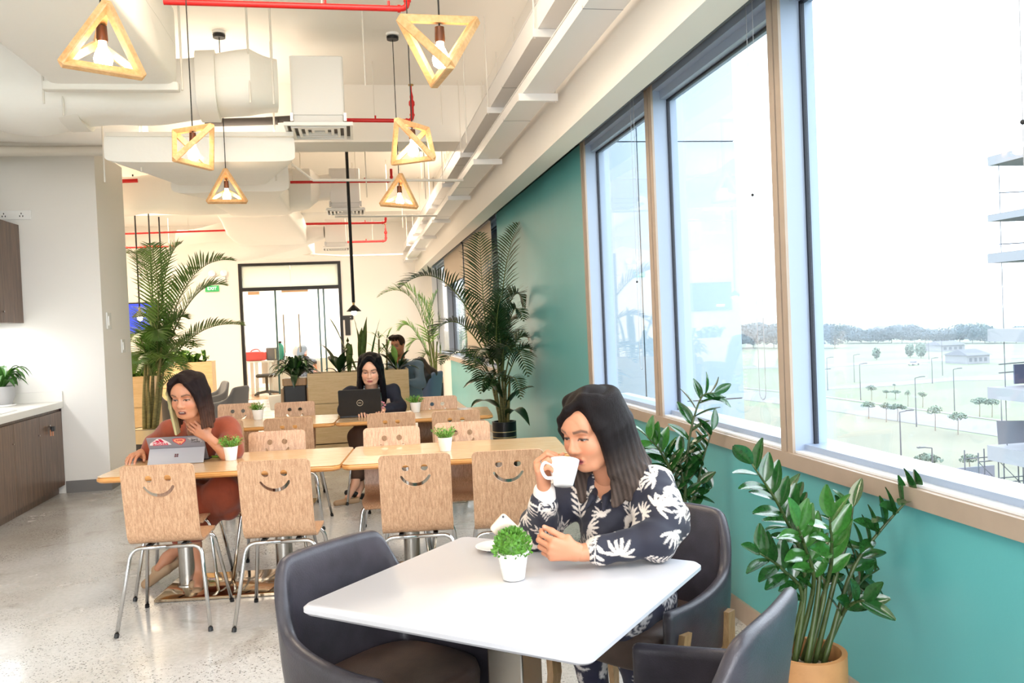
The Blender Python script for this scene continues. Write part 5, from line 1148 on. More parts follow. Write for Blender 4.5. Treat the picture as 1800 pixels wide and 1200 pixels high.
def head(O, F, U, sc, skin, lip, open_mouth=0, look=0, male=False, h=.0024, neck=None):
    """head in a local frame: y forward, z up, x to the person's right; painted face"""
    f = Field((-.10, -.13, -.22), (.10, .15, .15), h)
    f.ell((0, -.018, .042), (.074, .094, .086), k=.01)
    f.ell((0, .018, -.02), (.064, .076, .088), k=.03)
    f.ell((0, .030, -.062), (.050, .052, .046), k=.03); f.ell((0, .068, -.096), (.020, .018, .016), k=.03)
    for s in (-1, 1):
        f.ell((s*.036, .056, -.030), (.026, .026, .026), k=.03); f.cap((s*.058, -.004, -.045), (s*.034, .052, -.092), .016, .014, .03)
        f.cap((s*.012, .089, .028), (s*.046, .072, .026), .009, .008, .02)
    f.ell((0, .07, .052), (.05, .026, .034), k=.03)
    f.cap((0, .088, .016), (0, .106, -.024), .0075, .0105, .014); f.ell((0, .107, -.030), (.0115, .0105, .0095), k=.01)
    for s in (-1, 1):
        f.ell((s*.0125, .098, -.034), (.0085, .010, .0075), k=.008); f.ell((s*.0065, .103, -.0405), (.0035, .005, .003), k=.003, op='-')
        f.ell((s*.031, .098, .004), (.019, .016, .0125), k=.014, op='-'); f.ell((s*.031, .0725, .003), (.0165, .0165, .0135), k=.004)
        f.ell((s*.077, -.006, .0), (.008, .018, .030), k=.008); f.ell((s*.084, -.002, .002), (.006, .009, .018), k=.004, op='-'); f.ell((s*.074, .0, -.028), (.008, .010, .010), k=.008)
    f.cap((-.018, .089, -.0625), (.018, .089, -.0625), .0055, .0055, .008); f.cap((0, .093, -.0615), (0, .093, -.0615), .007, .007, .006)
    f.cap((-.015, .088, -.0735), (.015, .088, -.0735), .0066, .0066, .008)
    f.cap((-.020, .097, -.0680), (.020, .097, -.0680), .0015+open_mouth*.004, None, .002, '-')
    R = basis(F, U); nk = R.T@(np.array(neck)-np.array(O))/sc if neck is not None else np.array((0, -.05, -.2))
    f.cap((0, -.022, -.055), np.clip(nk, (-.08, -.11, -.24), (.08, .06, -.12)), .050 if not male else .056, .052 if not male else .06, .03)
    V, Q = f.mesh(); C = np.tile(skin, (len(V), 1)); x, y, z = V.T; ax = np.abs(x)
    def paint(mask, col, a=1.0):
        w_ = np.clip(mask, 0, 1)[:, None]*a; C[:] = C*(1-w_)+np.array(col)*w_
    g = lambda cx, cz, rx, rz, p=2: np.clip(2.2*(1-((np.abs((ax-cx)/rx))**p+(np.abs((z-cz)/rz))**p)), 0, 1)*(y > .03)
    paint(g(.04, -.03, .025, .022), skin*np.array([1.12, .82, .78]), .4)
    paint(np.clip(2*(1-((ax/.026)**2+((z+.0685)/.0125)**2)), 0, 1)*(y > .06), lip, .9)
    paint((np.abs(z+.0680) < .0022+open_mouth*.006)*(ax < .021)*(y > .07), lip*.25, .9)
    if open_mouth: paint((np.abs(z+.0662) < .0022)*(ax < .012)*(y > .07), (.7, .66, .6), .8)
    bro = .0275+.006*np.clip((ax-.016)/.03, 0, 1)-.009*np.clip((ax-.040)/.014, 0, 1)
    paint(np.clip(1.6-np.abs(z-bro)/.0043, 0, 1)*(ax > .013)*(ax < .054)*(y > .04), (.035, .024, .02), .75)
    ex = (ax-.031)/.0155; lid = .0095*np.sqrt(np.clip(1-ex**2, 0, 1)); up_, dn = .003+lid*(.62 if look > -1 else .1), .003-lid*.62
    op = .0025*0+(.003+lid*.55-.0045*(look < 0)*.9)
    eye = (np.abs(ex) < 1)*(z < op)*(z > dn)*(y > .055)
    paint(eye, (.62, .58, .55)); ir = ((ax-.031)**2+(z-(.0015 if look == 0 else -.0025))**2 < .0068**2)*eye; paint(ir, (.02, .012, .01))
    paint(np.clip(1.5-np.abs(z-op)/.0030, 0, 1)*(np.abs(ex) < 1.08)*(y > .05), (.015, .01, .01), .95)
    paint(g(.031, .0145, .018, .008), skin*np.array([.72, .62, .60]), .5)
    paint(np.clip(1-np.abs(ax-.0068)/.004, 0, 1)*(np.abs(z+.041) < .003)*(y > .095), skin*.25, .8)
    return (np.array(O)+(V*sc)@R.T, Q, C), R
def hand(W, fdir, ndir, right, curls, sc=.95, thumb=(.5, .7, .35), thumb_curl=.3, spread=1.0, skin=None, h=.0022):
    """palm and five jointed fingers; fdir wrist to knuckles, ndir the way the palm faces"""
    fd = np.array(fdir, float); fd /= np.linalg.norm(fd); n = np.array(ndir, float); n -= fd*(n@fd); n /= np.linalg.norm(n); s = np.cross(fd, n)*(1 if right else -1)
    hand.seg = {}; W = np.array(W, float); f = Field(W-.21, W+.21, h); P = lambda a, b, c: W+sc*(fd*a+s*b+n*c)
    kn = hand.kn = [P(.088, .030, 0), P(.092, .010, -.004), P(.088, -.011, -.003), P(.080, -.029, .001)]
    f.cap(P(-.05, 0, 0), P(0, 0, 0), .0255*sc, .026*sc, .02)
    for i, q in enumerate(kn): f.cap(P(.008, (.014, .004, -.006, -.014)[i], 0), q, .0155*sc, .0118*sc, .014)
    f.ell(P(.035, .026, .012), np.array((.016, .016, .024))*sc, k=.014)
    tips = []
    for i, q in enumerate(kn):
        L_ = np.array(((.043, .026, .021), (.048, .030, .022), (.044, .027, .021), (.034, .020, .019))[i])*sc; a = 0; p = q; d0 = fd+s*spread*(.10, .02, -.06, -.14)[i]; d0 /= np.linalg.norm(d0)
        for j in range(3):
            a += curls[i][j]; d = d0*math.cos(a)+n*math.sin(a); p2 = p+d*L_[j]; r = np.array((.0098, .0088, .0078, .0066))*sc*(1 if i < 3 else .88)
            f.cap(p, p2, r[j], r[j+1], .004); p = p2
            if j == 0: hand.seg[i] = (q, p2)
        tips.append((p, d))
    d = fd*thumb[0]+s*thumb[1]+n*thumb[2]; d /= np.linalg.norm(d); p = P(.022, .020, .006)
    bend = fd*.75+n*.55-s*.35; bend /= np.linalg.norm(bend)
    for j, (L_, r0, r1) in enumerate(((.042, .0145, .0115), (.034, .0112, .0100), (.027, .0098, .0072))):
        dd = d*math.cos(thumb_curl*j)+bend*math.sin(thumb_curl*j); dd /= np.linalg.norm(dd); p2 = p+dd*L_*sc; f.cap(p, p2, r0*sc, r1*sc, .006); p = p2
    tips.append((p, dd)); V, Q = f.mesh(); C = np.tile(skin, (len(V), 1))
    for tp, td in tips:    # nails on the back of each fingertip
        c = tp-n*.006*sc+td*.002; m_ = np.clip(1.6-np.linalg.norm(V-c, axis=1)/.0058, 0, 1)[:, None]*.7; C = C*(1-m_)+(skin*.6+np.array([.30, .22, .2]))*m_
    for q in kn:
        m_ = np.clip(1-np.linalg.norm(V-(q-n*.008*sc), axis=1)/.011, 0, 1)[:, None]*.3; C = C*(1-m_)+skin*np.array([1.0, .7, .62])*m_
    return (V, Q, C)
skin_m = M('skin', (.5, .3, .2, 1), .48, attr='Col', sss=.12, bump=(240, .04)); hair_m = {}
def hairmat(nm):
    if nm not in hair_m: hair_m[nm] = M(nm, (.02, .02, .02, 1), .5, attr='Col', spec=.1, bump=(60, .5, (7, 7, .35)))
    return hair_m[nm]
def hair(O, R, sc, locks, face=(0, .125, -.045, .066, .075, .095), cap=(.082, .104, .094), col=None, k=.010, lo=(-.2, -.24, -.5), hi=(.2, .2, .2), h=.004, extra=None):
    """skull cap with an opening for the face plus falling locks, all in the head frame"""
    f = Field(lo, hi, h); f.ell((0, -.018, .042), cap, k=0); f.ell(face[:3], face[3:], k=.012, op='-')
    for pts, r0, r1 in locks:
        n = len(pts); f.chain(pts, [r0+(r1-r0)*i/(n-1) for i in range(n)], k)
    if extra: extra(f)
    V, Q = f.mesh(); C = col(V); return np.array(O)+(V*sc)@R.T, Q, C
def limb(f, pts, rs, k=.03): f.chain(pts, rs, k)
def person(name, label, loc, pieces, skin):
    t = thing(name, label, 'person', (0, 0, 0)); V, Q, C = join(pieces); link('body', npmesh('body', V, Q, skin_m, C, 1), t); return t
A3 = lambda *p: np.array(p, float)
# ================================================================== woman with the cup
sk = L3(206, 142, 108)
HO = A3(.752, 2.73, 1.158); HF = A3(-.80, -.55, -.26); HU = A3(-.16, -.10, 1)
neck0 = A3(.845, 2.815, .975)
hd_, R1 = head(HO, HF, HU, 1.06, sk, L3(150, 52, 70), 0, -1, neck=neck0+A3(0, 0, -.02))
shR, shL = A3(.725, 2.945, .925), A3(.945, 2.70, .945); elR, wrR = A3(.575, 2.845, .80), A3(.578, 2.705, .968); elL, wrL = A3(.905, 2.555, .815), A3(.655, 2.555, .800)
pel = A3(.93, 3.02, .50)
f = Field((.40, 2.3, .05), (1.25, 3.3, 1.12), .008)
f.chain([pel, A3(.90, 2.95, .66), A3(.865, 2.86, .83)], [.135, .118, .12], .06); f.cap(shR, shL, .055, None, .06); f.cap(neck0, neck0+A3(.01, .02, -.10), .05, .07, .05)
limb(f, [shR, elR, wrR], [.05, .042, .027]); limb(f, [shL, elL, wrL], [.05, .042, .028])
for s_, kx in ((-1, A3(.72, 2.93, .53)), (1, A3(.86, 2.80, .53))): limb(f, [pel+A3(.06*s_, -.06*s_, 0), kx, kx+A3(.06, .07, -.2), kx+A3(.10, .12, -.44)], [.095, .068, .05, .035])
Vb, Qb = f.mesh(); body1 = (Vb, Qb, np.tile(sk, (len(Vb), 1)))
hR = hand(wrR+A3(0, -.004, .012), (-.25, -.25, .93), (.80, -.30, .25), True, [(1.0, 1.1, .5), (1.05, 1.2, .6), (1.15, 1.2, .6), (1.25, 1.2, .6)], .98, (.55, .45, .75), .25, .6, sk)
rs_ = hand.seg[2]
hL = hand(wrL+A3(-.012, 0, .004), (-.97, -.06, .20), (.05, .95, .22), False, [(.8, .95, .5), (.85, 1.05, .5), (.95, 1.1, .55), (1.0, 1.1, .55)], .98, (.86, .36, .36), .12, .5, sk)
w1 = person('person', 'woman with long dark hair in a floral blouse sipping from a white cup', None, [hd_, body1, hR, hL], sk)
# hair
def hcol(top, end, z0, z1, streak=0, side=None):
    def c(V):
        t = np.clip((z0-V[:, 2])/(z0-z1), 0, 1)[:, None]; q = np.sin(V[:, 0]*310+V[:, 1]*270+np.sin(V[:, 2]*24))*.5+.5
        t = np.clip(t*(.55+.75*q[:, None]), 0, 1); C = top*(1-t)+end*t
        if side is not None: m_ = side(V)[:, None]; C = C*(1-m_)+side.col*m_*(.75+.4*q[:, None])
        return C
    return c
lk = []
rd = random.Random(5)
for i in range(17):      # from her left temple round the back
    a = math.radians(-28+215*i/16); ca, sa = math.cos(a), math.sin(a)   # angle measured from -x (her left) through the back
    x0, y0 = -.078*ca, -.018-.10*sa; ln = .22+.022*math.sin(i*1.7)
    lk.append(([(x0*.9, y0*.85, .085), (x0*1.08, y0*1.10-.004, 0), (x0*1.22-.004, y0*1.18-.012*sa, -.12), (x0*1.30-.012, y0*1.12-.03, -ln*.8), (x0*1.2-.014, y0*1.0-.022, -ln)], .026, .012))
for i in range(5): lk.append(([(-.035-.006*i, .050-.010*i, .118-.004*i), (-.075, .052-.012*i, .03), (-.086-.002*i, .034-.012*i, -.08), (-.080-.004*i, .040-.012*i, -.16), (-.070, .052-.010*i, -.225)], .018, .010))
for i in range(9): lk.append(([(-.036+.004*i, .058-.008*i, .118+.001*i), (-.002+.003*i, .092-.006*i, .098-.005*i), (.034+.002*i, .090-.005*i, .066-.008*i), (.062, .068-.006*i, .022-.007*i), (.075, .040-.006*i, -.035), (.080, .014-.006*i, -.10)], .012, .008))
for i in range(6): lk.append(([(.078, -.01-.012*i, .03), (.090, -.004-.016*i, -.08), (.094-.006*i, .012-.02*i, -.19), (.084-.008*i, .03-.018*i, -.24)], .02, .01))
V, Q, C = hair(HO, R1, 1.06, lk, col=hcol(L3(26, 20, 20), L3(122, 104, 94), -.04, -.36), face=(.006, .125, -.052, .064, .072, .094))
link('hair', npmesh('hair', V, Q, hairmat('hair_strands'), C, 1), w1)
# blouse with a printed leaf pattern
def printed(V, Q, seed, base, white, n, size=.06, smin=.045):
    rg = np.random.default_rng(seed); N = np.zeros_like(V); e1 = V[Q[:, 1]]-V[Q[:, 0]]; e2 = V[Q[:, 3]]-V[Q[:, 0]]; fn = np.cross(e1, e2)
    for j in range(4): np.add.at(N, Q[:, j], fn)
    N /= np.linalg.norm(N, axis=1)[:, None]+1e-9; C = np.tile(base, (len(V), 1)); pts = []; tries = 0
    while len(pts) < n and tries < n*14:
        i = rg.integers(len(V)); tries += 1
        if all(np.linalg.norm(V[i]-V[j]) > smin for j in pts): pts.append(i)
    for m, i in enumerate(pts):
        d = V-V[i]; near = np.where((np.linalg.norm(d, axis=1) < size*1.6) & (N@N[i] > .1))[0]; q = d[near]; nn = N[i]; u = rg.normal(size=3); u -= nn*(u@nn); u /= np.linalg.norm(u); v = np.cross(nn, u)
        a, b = q@u, q@v; w_ = np.zeros(len(near)); kind = rg.integers(3); S = size*rg.uniform(.75, 1.15)
        el = lambda cx, cy, th, lx, ly: np.clip(5*(1-(((a-cx)*math.cos(th)+(b-cy)*math.sin(th))/lx)**2-((-(a-cx)*math.sin(th)+(b-cy)*math.cos(th))/ly)**2), 0, 1)
        if kind == 0:
            for j in range(5):
                for sg in (-1, 1): x0 = S*(-.8+.38*j); th = sg*.75; w_ = np.maximum(w_, el(x0+S*.22, sg*S*.24, th, S*.30, S*.085))
            w_ = np.maximum(w_, el(0, 0, 0, S*1.0, S*.04))
        elif kind == 1:
            for j in range(7): th = -1.5+j*.5; w_ = np.maximum(w_, el(S*.48*math.cos(th), S*.48*math.sin(th), th, S*.46, S*.10))
        else:
            w_ = np.maximum(el(0, 0, 0, S*.42, S*.30), el(S*.4, S*.2, .6, S*.4, S*.16))
            for j in range(4): th = 2.3+j*.45; w_ = np.maximum(w_, el(S*.55*math.cos(th), S*.55*math.sin(th), th, S*.45, S*.09))
        C[near] = C[near]*(1-w_[:, None])+white*w_[:, None]
    return C
cloth_p = M('printed_cloth', (.1, .1, .1, 1), .7, attr='Col', sheen=.1)
f = Field((.38, 2.3, .42), (1.3, 3.35, 1.08), .0075)
f.chain([pel+A3(0, 0, -.02), A3(.905, 2.95, .66), A3(.868, 2.862, .82)], [.165, .145, .135], .05); f.cap(shR+A3(.01, 0, -.005), shL+A3(-.005, .01, -.005), .072, .078, .05)
f.cap(A3(.862, 2.835, .945), A3(.868, 2.85, .86), .062, .09, .04)
limb(f, [shR, elR*.97+shR*.03, wrR+A3(0, .01, -.035)], [.075, .066, .046], .035); limb(f, [shL, (shL+elL)/2+A3(.02, -.01, -.01), elL+A3(0, 0, .008), wrL+A3(.05, 0, .003)], [.078, .08, .062, .042], .035)
f.ell(A3(.80, 2.79, .79), (.075, .075, .085), k=.05)
f.wobble(.0055, 55, 2)
# neck opening: a narrow V down the chest
f.cap(neck0+A3(-.02, -.02, .035), neck0+A3(-.095, -.085, -.10), .052, .008, .008, '-'); f.cap(neck0+A3(0, 0, .0), neck0+A3(0, 0, .12), .058, None, .01, '-')
V, Q = f.mesh(); C = None
me = npmesh('blouse', V, Q, cloth_p, None, 2); me = modmesh('blouse', me, [('SUBSURF', dict(levels=1, render_levels=1))]); setsmooth(me)
co = np.empty(len(me.vertices)*3, np.float32); me.vertices.foreach_get('co', co); co = co.reshape(-1, 3).astype(float); qq = np.empty(len(me.loops), np.int32); me.loops.foreach_get('vertex_index', qq); qq = qq.reshape(-1, 4)
C = printed(co, qq, 12, L3(36, 36, 52), L3(226, 214, 204), 190, .052, .042)
a_ = me.color_attributes.new('Col', 'FLOAT_COLOR', 'POINT'); a_.data.foreach_set('color', np.concatenate([C, np.ones((len(C), 1))], 1).astype(np.float32).ravel())
link('blouse', me, w1)
f = Field((.45, 2.3, .1), (1.3, 3.35, .72), .010)
for kx, o_ in ((A3(.72, 2.93, .53), A3(-.05, .06, 0)), (A3(.86, 2.80, .53), A3(.06, -.07, 0))): limb(f, [pel+o_, kx, kx+A3(.06, .07, -.2), kx+A3(.09, .11, -.38)], [.115, .082, .066, .055], .04)
V, Q = f.mesh(); link('trousers', npmesh('trousers', V, Q, cloth_p, printed(V, Q, 4, L3(36, 36, 62), L3(226, 220, 220), 60, .05, .05), 2), w1)
f = Field(neck0-.2, neck0+.2, .005)
for sg, b_ in ((1, A3(-.115, -.055, -.085)), (-1, A3(-.070, -.105, -.085))):
    f.chain([neck0+A3(.05, .045, .012), neck0+(A3(-.02, .055, .005) if sg > 0 else A3(.055, -.03, .005)), neck0+b_*.75+A3(0, 0, .012), neck0+b_], [.013, .013, .012, .006], .012)
V, Q = f.mesh(); link('collar', npmesh('collar', V, Q, cloth_p, np.tile(L3(36, 36, 52), (len(V), 1)), 1), w1)
f = Field(wrR-.08, wrR+.08, .004); f.cap(wrR+A3(-.0, .004, -.022), wrR+A3(0, 0, .0), .038, .036, .004); V, Q = f.mesh()
link('cuff', npmesh('cuff', V, Q, cloth_p, np.tile(L3(232, 222, 214), (len(V), 1)), 1), w1)
ra_, rb_ = rs_; rc_ = Vector(ra_).lerp(Vector(rb_), .5); Mr = frame(rc_, Vector(rb_-ra_), (0.2, -.9, .3))
MB().tube([Mr @ Vector((.0103*math.cos(a_), 0, .0103*math.sin(a_))) for a_ in [k*PI/10 for k in range(20)]], .002, 6, closed=True).obj('ring', chrome, w1)
# cup, held at the lips
cupP = A3(.632, 2.652, 1.034)
cu_ = thing('coffee_cup', 'white coffee cup raised to the mouth of the woman in the floral blouse', 'cup', tuple(cupP))
Mc = Matrix.Scale(1.16, 4) @ Matrix.Rotation(math.radians(10), 4, 'Y') @ Matrix.Rotation(math.radians(-22), 4, 'X')
o = MB().lathe([(0, -.036), (.024, -.036), (.027, -.034), (.036, .0), (.0435, .036), (.0415, .0365), (.034, .0), (.024, -.03), (0, -.032)], 36).obj('bowl', ceramic, cu_, 50); o.matrix_local = Mc
o = MB().tube(catmull([(-.038, -.006, .018), (-.058, -.012, .020), (-.066, -.014, .0), (-.052, -.011, -.02), (-.032, -.006, -.018)], 5), .0048, 8).obj('handle', ceramic, cu_, True); o.matrix_local = Mc
p0, p1 = at(876, 918, Y=2.57), at(922, 962, Y=2.565)
mp_ = thing('smartphone', 'pale gold phone held upright in the left hand of the woman with the cup', 'phone', tuple((p0+p1)/2))
Mp = frame((0, 0, 0), (p0-p1).normalized(), (-.25, -.85, .45))
o = MB().rbox(-.033, .033, -.066, .066, -.004, .004, .01, 4).obj('body', M('gold_phone', srgb(222, 200, 182), .3, .4), mp_); o.matrix_local = Mp
o = MB().rbox(-.0305, .0305, -.058, .058, -.0046, -.0041, .004).obj('display', M('dark_display'), mp_); o.matrix_local = Mp
o = MB().lathe([(0, .0042), (.004, .0042), (.004, .0052), (0, .0052)], 12, (.022, .058, 0)).obj('camera_lens', M('dark_display'), mp_); o.matrix_local = Mp
# ================================================================== woman in rust
sk2 = L3(198, 138, 106)
HO = A3(-1.01, 5.38, 1.170); HF = A3(-.26, -.93, -.24); HU = A3(-.05, -.20, 1); neck0 = A3(-1.00, 5.52, .985)
hd_, R2 = head(HO, HF, HU, 1.10, sk2, L3(150, 70, 70), .8, -1, neck=neck0)
shR, shL = A3(-1.19, 5.72, .915), A3(-.84, 5.70, .915); elR, wrR = A3(-1.36, 5.80, .77), A3(-1.365, 5.72, .790); elL, wrL = A3(-.82, 5.50, .79), A3(-.905, 5.46, .885)
f = Field((-1.6, 5.1, .0), (-.5, 6.2, 1.1), .009); pel = A3(-.99, 5.96, .50)
f.chain([pel, A3(-1.0, 5.90, .68), A3(-1.0, 5.73, .86)], [.13, .115, .11], .06); f.cap(shR, shL, .055, None, .06); f.cap(neck0, A3(-1.0, 5.66, .9), .05, .08, .05)
limb(f, [shR, A3(-1.35, 5.84, .80), wrR], [.052, .042, .027]); limb(f, [shL, elL, wrL], [.05, .043, .028])
limb(f, [pel+A3(-.08, 0, 0), A3(-1.04, 5.42, .52), A3(-1.02, 5.44, .10), A3(-1.0, 5.40, .05), A3(-.99, 5.30, .032)], [.09, .062, .038, .035, .025]); limb(f, [pel+A3(.08, 0, 0), A3(-.84, 5.38, .58), A3(-1.14, 5.56, .22), A3(-1.22, 5.60, .15), A3(-1.27, 5.56, .10)], [.09, .064, .038, .035, .024])
Vb, Qb = f.mesh()
hR = hand(wrR+A3(-.005, -.0, .010), (-.25, -.93, -.02), (0, .0, -1), True, [(.25, .5, .3), (.25, .5, .3), (.3, .5, .3), (.35, .5, .3)], .98, (.75, .6, .2), .2, .9, sk2)
hL = hand(wrL+A3(-.008, -.004, .012), (-.72, -.10, .62), (.12, .92, .2), False, [(.12, .25, .2), (.14, .25, .2), (.16, .3, .2), (.2, .3, .2)], .98, (.35, .85, .1), .1, 1.0, sk2)
w2 = person('person', 'woman in a rust dress frowning at the silver tablet, one hand at her chest', None, [hd_, (Vb, Qb, np.tile(sk2, (len(Vb), 1))), hR, hL], sk2)
lk = []
for i in range(15):
    a = math.radians(-18+216*i/14); ca, sa = math.cos(a), math.sin(a); x0, y0 = -.078*ca, -.018-.10*sa; ln = .175+.018*math.sin(i*2.1)
    lk.append(([(x0*.9, y0*.85, .08), (x0*1.1, y0*1.1, 0), (x0*1.22, y0*1.12, -.1), (x0*1.22, y0*1.0-.01, -ln)], .025, .013))
for s_ in (-1, 1):
    for i in range(5): lk.append(([(.004+s_*.010, .060-.010*i, .121-.003*i), (s_*.045, .086-.016*i, .092), (s_*.071, .070-.014*i, .035), (s_*(.081+.002*i), .052-.012*i, -.05), (s_*(.083+.002*i), .047-.012*i, -.12), (s_*.078, .050-.010*i, -.175-.03*(s_ > 0))], .016, .007))
sd = lambda V: np.clip((V[:, 0]-.062)/.012, 0, 1)*np.clip((V[:, 1]-.0)/.02, 0, 1)*np.clip((.08-V[:, 2])/.06, 0, 1)*.9
sd.col = L3(196, 188, 142)
V, Q, C = hair(HO, R2, 1.10, lk, col=hcol(L3(34, 24, 24), L3(92, 64, 52), 0, -.2, side=sd), face=(0, .125, -.045, .066, .072, .10))
link('hair', npmesh('hair', V, Q, hairmat('hair_strands'), C, 1), w2)
rust = M('rust_cloth', srgb(142, 62, 34), .8, var=(14, .12), bump=(26, .35, (1, 1, .25)), sheen=.2)
f = Field((-1.62, 5.05, .18), (-.45, 6.25, 1.08), .009)
f.chain([pel, A3(-1.0, 5.91, .66), A3(-1.0, 5.74, .85)], [.16, .15, .135], .06); f.cap(shR+A3(.02, 0, .005), shL+A3(-.02, 0, .005), .07, None, .06); f.cap(A3(-1.0, 5.60, .96), A3(-1, 5.66, .88), .06, .1, .05)
limb(f, [shR, A3(-1.31, 5.78, .82)], [.08, .075], .05); limb(f, [shL, A3(-.80, 5.56, .81)], [.08, .078], .05); limb(f, [A3(-1.31, 5.78, .82), A3(-1.355, 5.77, .79)], [.072, .045], .04)
limb(f, [pel+A3(-.07, 0, 0), A3(-1.03, 5.42, .52), A3(-1.02, 5.43, .36)], [.12, .095, .09], .06); limb(f, [pel+A3(.08, 0, 0), A3(-.83, 5.37, .575), A3(-.80, 5.40, .46)], [.12, .095, .06], .06); f.chain([A3(-.84, 5.40, .56), A3(-.98, 5.46, .42), A3(-1.12, 5.55, .28)], [.09, .075, .06], .06)
f.wobble(.006, 34, 5)
f.cap(neck0+A3(0, -.02, .03), neck0+A3(.01, .045, -.185), .095, .030, .012, '-'); f.cap(neck0, neck0+A3(0, -.03, .14), .07, None, .01, '-')
f.cap(A3(-.82, 5.43, .80), A3(-.88, 5.41, .90), .05, .05, .02, '-')
V, Q = f.mesh(); link('dress', npmesh('dress', V, Q, rust, None, 2), w2)
ear = MB()
for s_ in (-1,):
    c = HO+R2@(A3(s_*.082, .004, -.052)*1.1); o = MB().tube([tuple(c+R2@(A3(.0, .014*math.cos(a_), .016*math.sin(a_)))) for a_ in [k*PI/8 for k in range(16)]], .003, 6, closed=True).obj('earring', gold, w2)
tan_sh = M('sandal_tan', srgb(176, 144, 112), .6)
for c, d in ((A3(-1.0, 5.40, .0), A3(.05, -1, 0)), (A3(-1.225, 5.60, .075), A3(-.75, -.55, -.45))):
    d = d/np.linalg.norm(d); f = Field(c-.25, c+.25, .006); f.cap(c-d*.06+A3(0, 0, .012), c+d*.15+A3(0, 0, .010), .036, .03, .01); f.cap(c-d*.4+A3(0, 0, -.3), c+d*.4+A3(0, 0, -.3), .293, None, .004, '-') if abs(d[2]) < .1 else None
    f.cap(c+d*.04+A3(-.03, 0, .03), c+d*.04+A3(.03, 0, .03), .03, .03, .02); V, Q = f.mesh(); link('sandal', npmesh('sandal', V, Q, tan_sh, None, 1), w2)
# ================================================================== woman in the navy blazer
sk3 = L3(226, 172, 142)
HO = A3(.110, 7.83, 1.160); HF = A3(-.10, -.93, -.34); HU = A3(0, -.2, 1); neck0 = A3(.115, 7.96, .985)
hd_, R3 = head(HO, HF, HU, 1.12, sk3, L3(176, 84, 84), 0, -1, neck=neck0, h=.003)
shR, shL = A3(-.085, 8.05, .925), A3(.31, 8.05, .925); elR, wrR = A3(-.14, 7.92, .79), A3(0, 7.72, .80); elL, wrL = A3(.36, 7.90, .79), A3(.20, 7.70, .80); pel = A3(.115, 8.28, .50)
f = Field((-.4, 7.4, .0), (.6, 8.5, 1.1), .010)
f.chain([pel, A3(.115, 8.2, .68), A3(.115, 8.06, .86)], [.13, .115, .115], .06); f.cap(shR, shL, .055, None, .06); f.cap(neck0, A3(.115, 8.02, .9), .05, .08, .05)
limb(f, [shR, elR, wrR], [.05, .042, .027]); limb(f, [shL, elL, wrL], [.05, .042, .027])
limb(f, [pel+A3(-.08, 0, 0), A3(-.02, 7.80, .56), A3(-.03, 7.74, .12), A3(-.05, 7.66, .05)], [.09, .062, .036, .026]); limb(f, [pel+A3(.08, 0, 0), A3(.02, 7.74, .60), A3(-.07, 7.66, .16), A3(-.14, 7.60, .05)], [.09, .062, .036, .026])
Vb, Qb = f.mesh(); hs = [hand(wr_, (d_, -.95, -.05), (0, 0, -1), r_, [(.3, .5, .3)]*4, .98, (.75, .6, .1), .2, .9, sk3, .003) for wr_, d_, r_ in ((wrR, .2, True), (wrL, -.2, False))]
w3 = person('person', 'woman in a navy blazer with a lanyard working at the black laptop', None, [hd_, (Vb, Qb, np.tile(sk3, (len(Vb), 1)))]+hs, sk3)
lk = []
for i in range(15):
    a = math.radians(-18+216*i/14); ca, sa = math.cos(a), math.sin(a); x0, y0 = -.078*ca, -.018-.10*sa
    lk.append(([(x0*.9, y0*.85, .08), (x0*1.1, y0*1.1, 0), (x0*1.22, y0*1.15, -.12), (x0*1.35, y0*1.1-.02, -.30)], .025, .016))
for s_ in (-1, 1):
    for i in range(5): lk.append(([(s_*.009, .060-.010*i, .121-.003*i), (s_*.042, .086-.016*i, .094), (s_*.070, .068-.014*i, .035), (s_*(.080+.002*i), .046-.012*i, -.05), (s_*(.088+.004*i), .035-.012*i, -.15), (s_*.096, .028-.010*i, -.27)], .016, .012))
V, Q, C = hair(HO, R3, 1.12, lk, col=hcol(L3(16, 14, 18), L3(24, 20, 26), 0, -.2), face=(0, .125, -.045, .068, .072, .10), h=.005)
link('hair', npmesh('hair', V, Q, hairmat('hair_strands'), C, 1), w3)
navy = M('navy_blazer', srgb(26, 28, 44), .8, bump=(40, .1))
f = Field((-.4, 7.5, .42), (.65, 8.55, 1.05), .009)
f.chain([pel, A3(.115, 8.2, .68), A3(.115, 8.07, .85)], [.155, .145, .140], .06); f.cap(shR, shL, .070, None, .05); f.cap(A3(.115, 8.0, .955), A3(.115, 8.06, .88), .06, .09, .04)
limb(f, [shR, elR, wrR+A3(-.01, .03, 0)], [.068, .058, .042], .04); limb(f, [shL, elL, wrL+A3(.02, .03, 0)], [.068, .058, .042], .04); f.wobble(.004, 40, 8)
f.cap(neck0+A3(0, -.10, .04), neck0+A3(0, -.06, -.22), .075, .02, .01, '-'); f.cap(neck0, neck0+A3(0, -.03, .12), .066, None, .01, '-')
V, Q = f.mesh(); link('blazer', npmesh('blazer', V, Q, navy, None, 2), w3)
f = Field((-.1, 7.8, .6), (.35, 8.2, 1.0), .008); f.chain([A3(.115, 8.12, .68), A3(.115, 8.01, .86)], [.125, .118], .04); f.cap(neck0+A3(0, -.07, .06), neck0+A3(0, -.05, -.06), .075, .04, .01, '-'); V, Q = f.mesh(); link('top', npmesh('top', V, Q, M('pale_teal_top', srgb(150, 190, 184), .8), None, 1), w3)
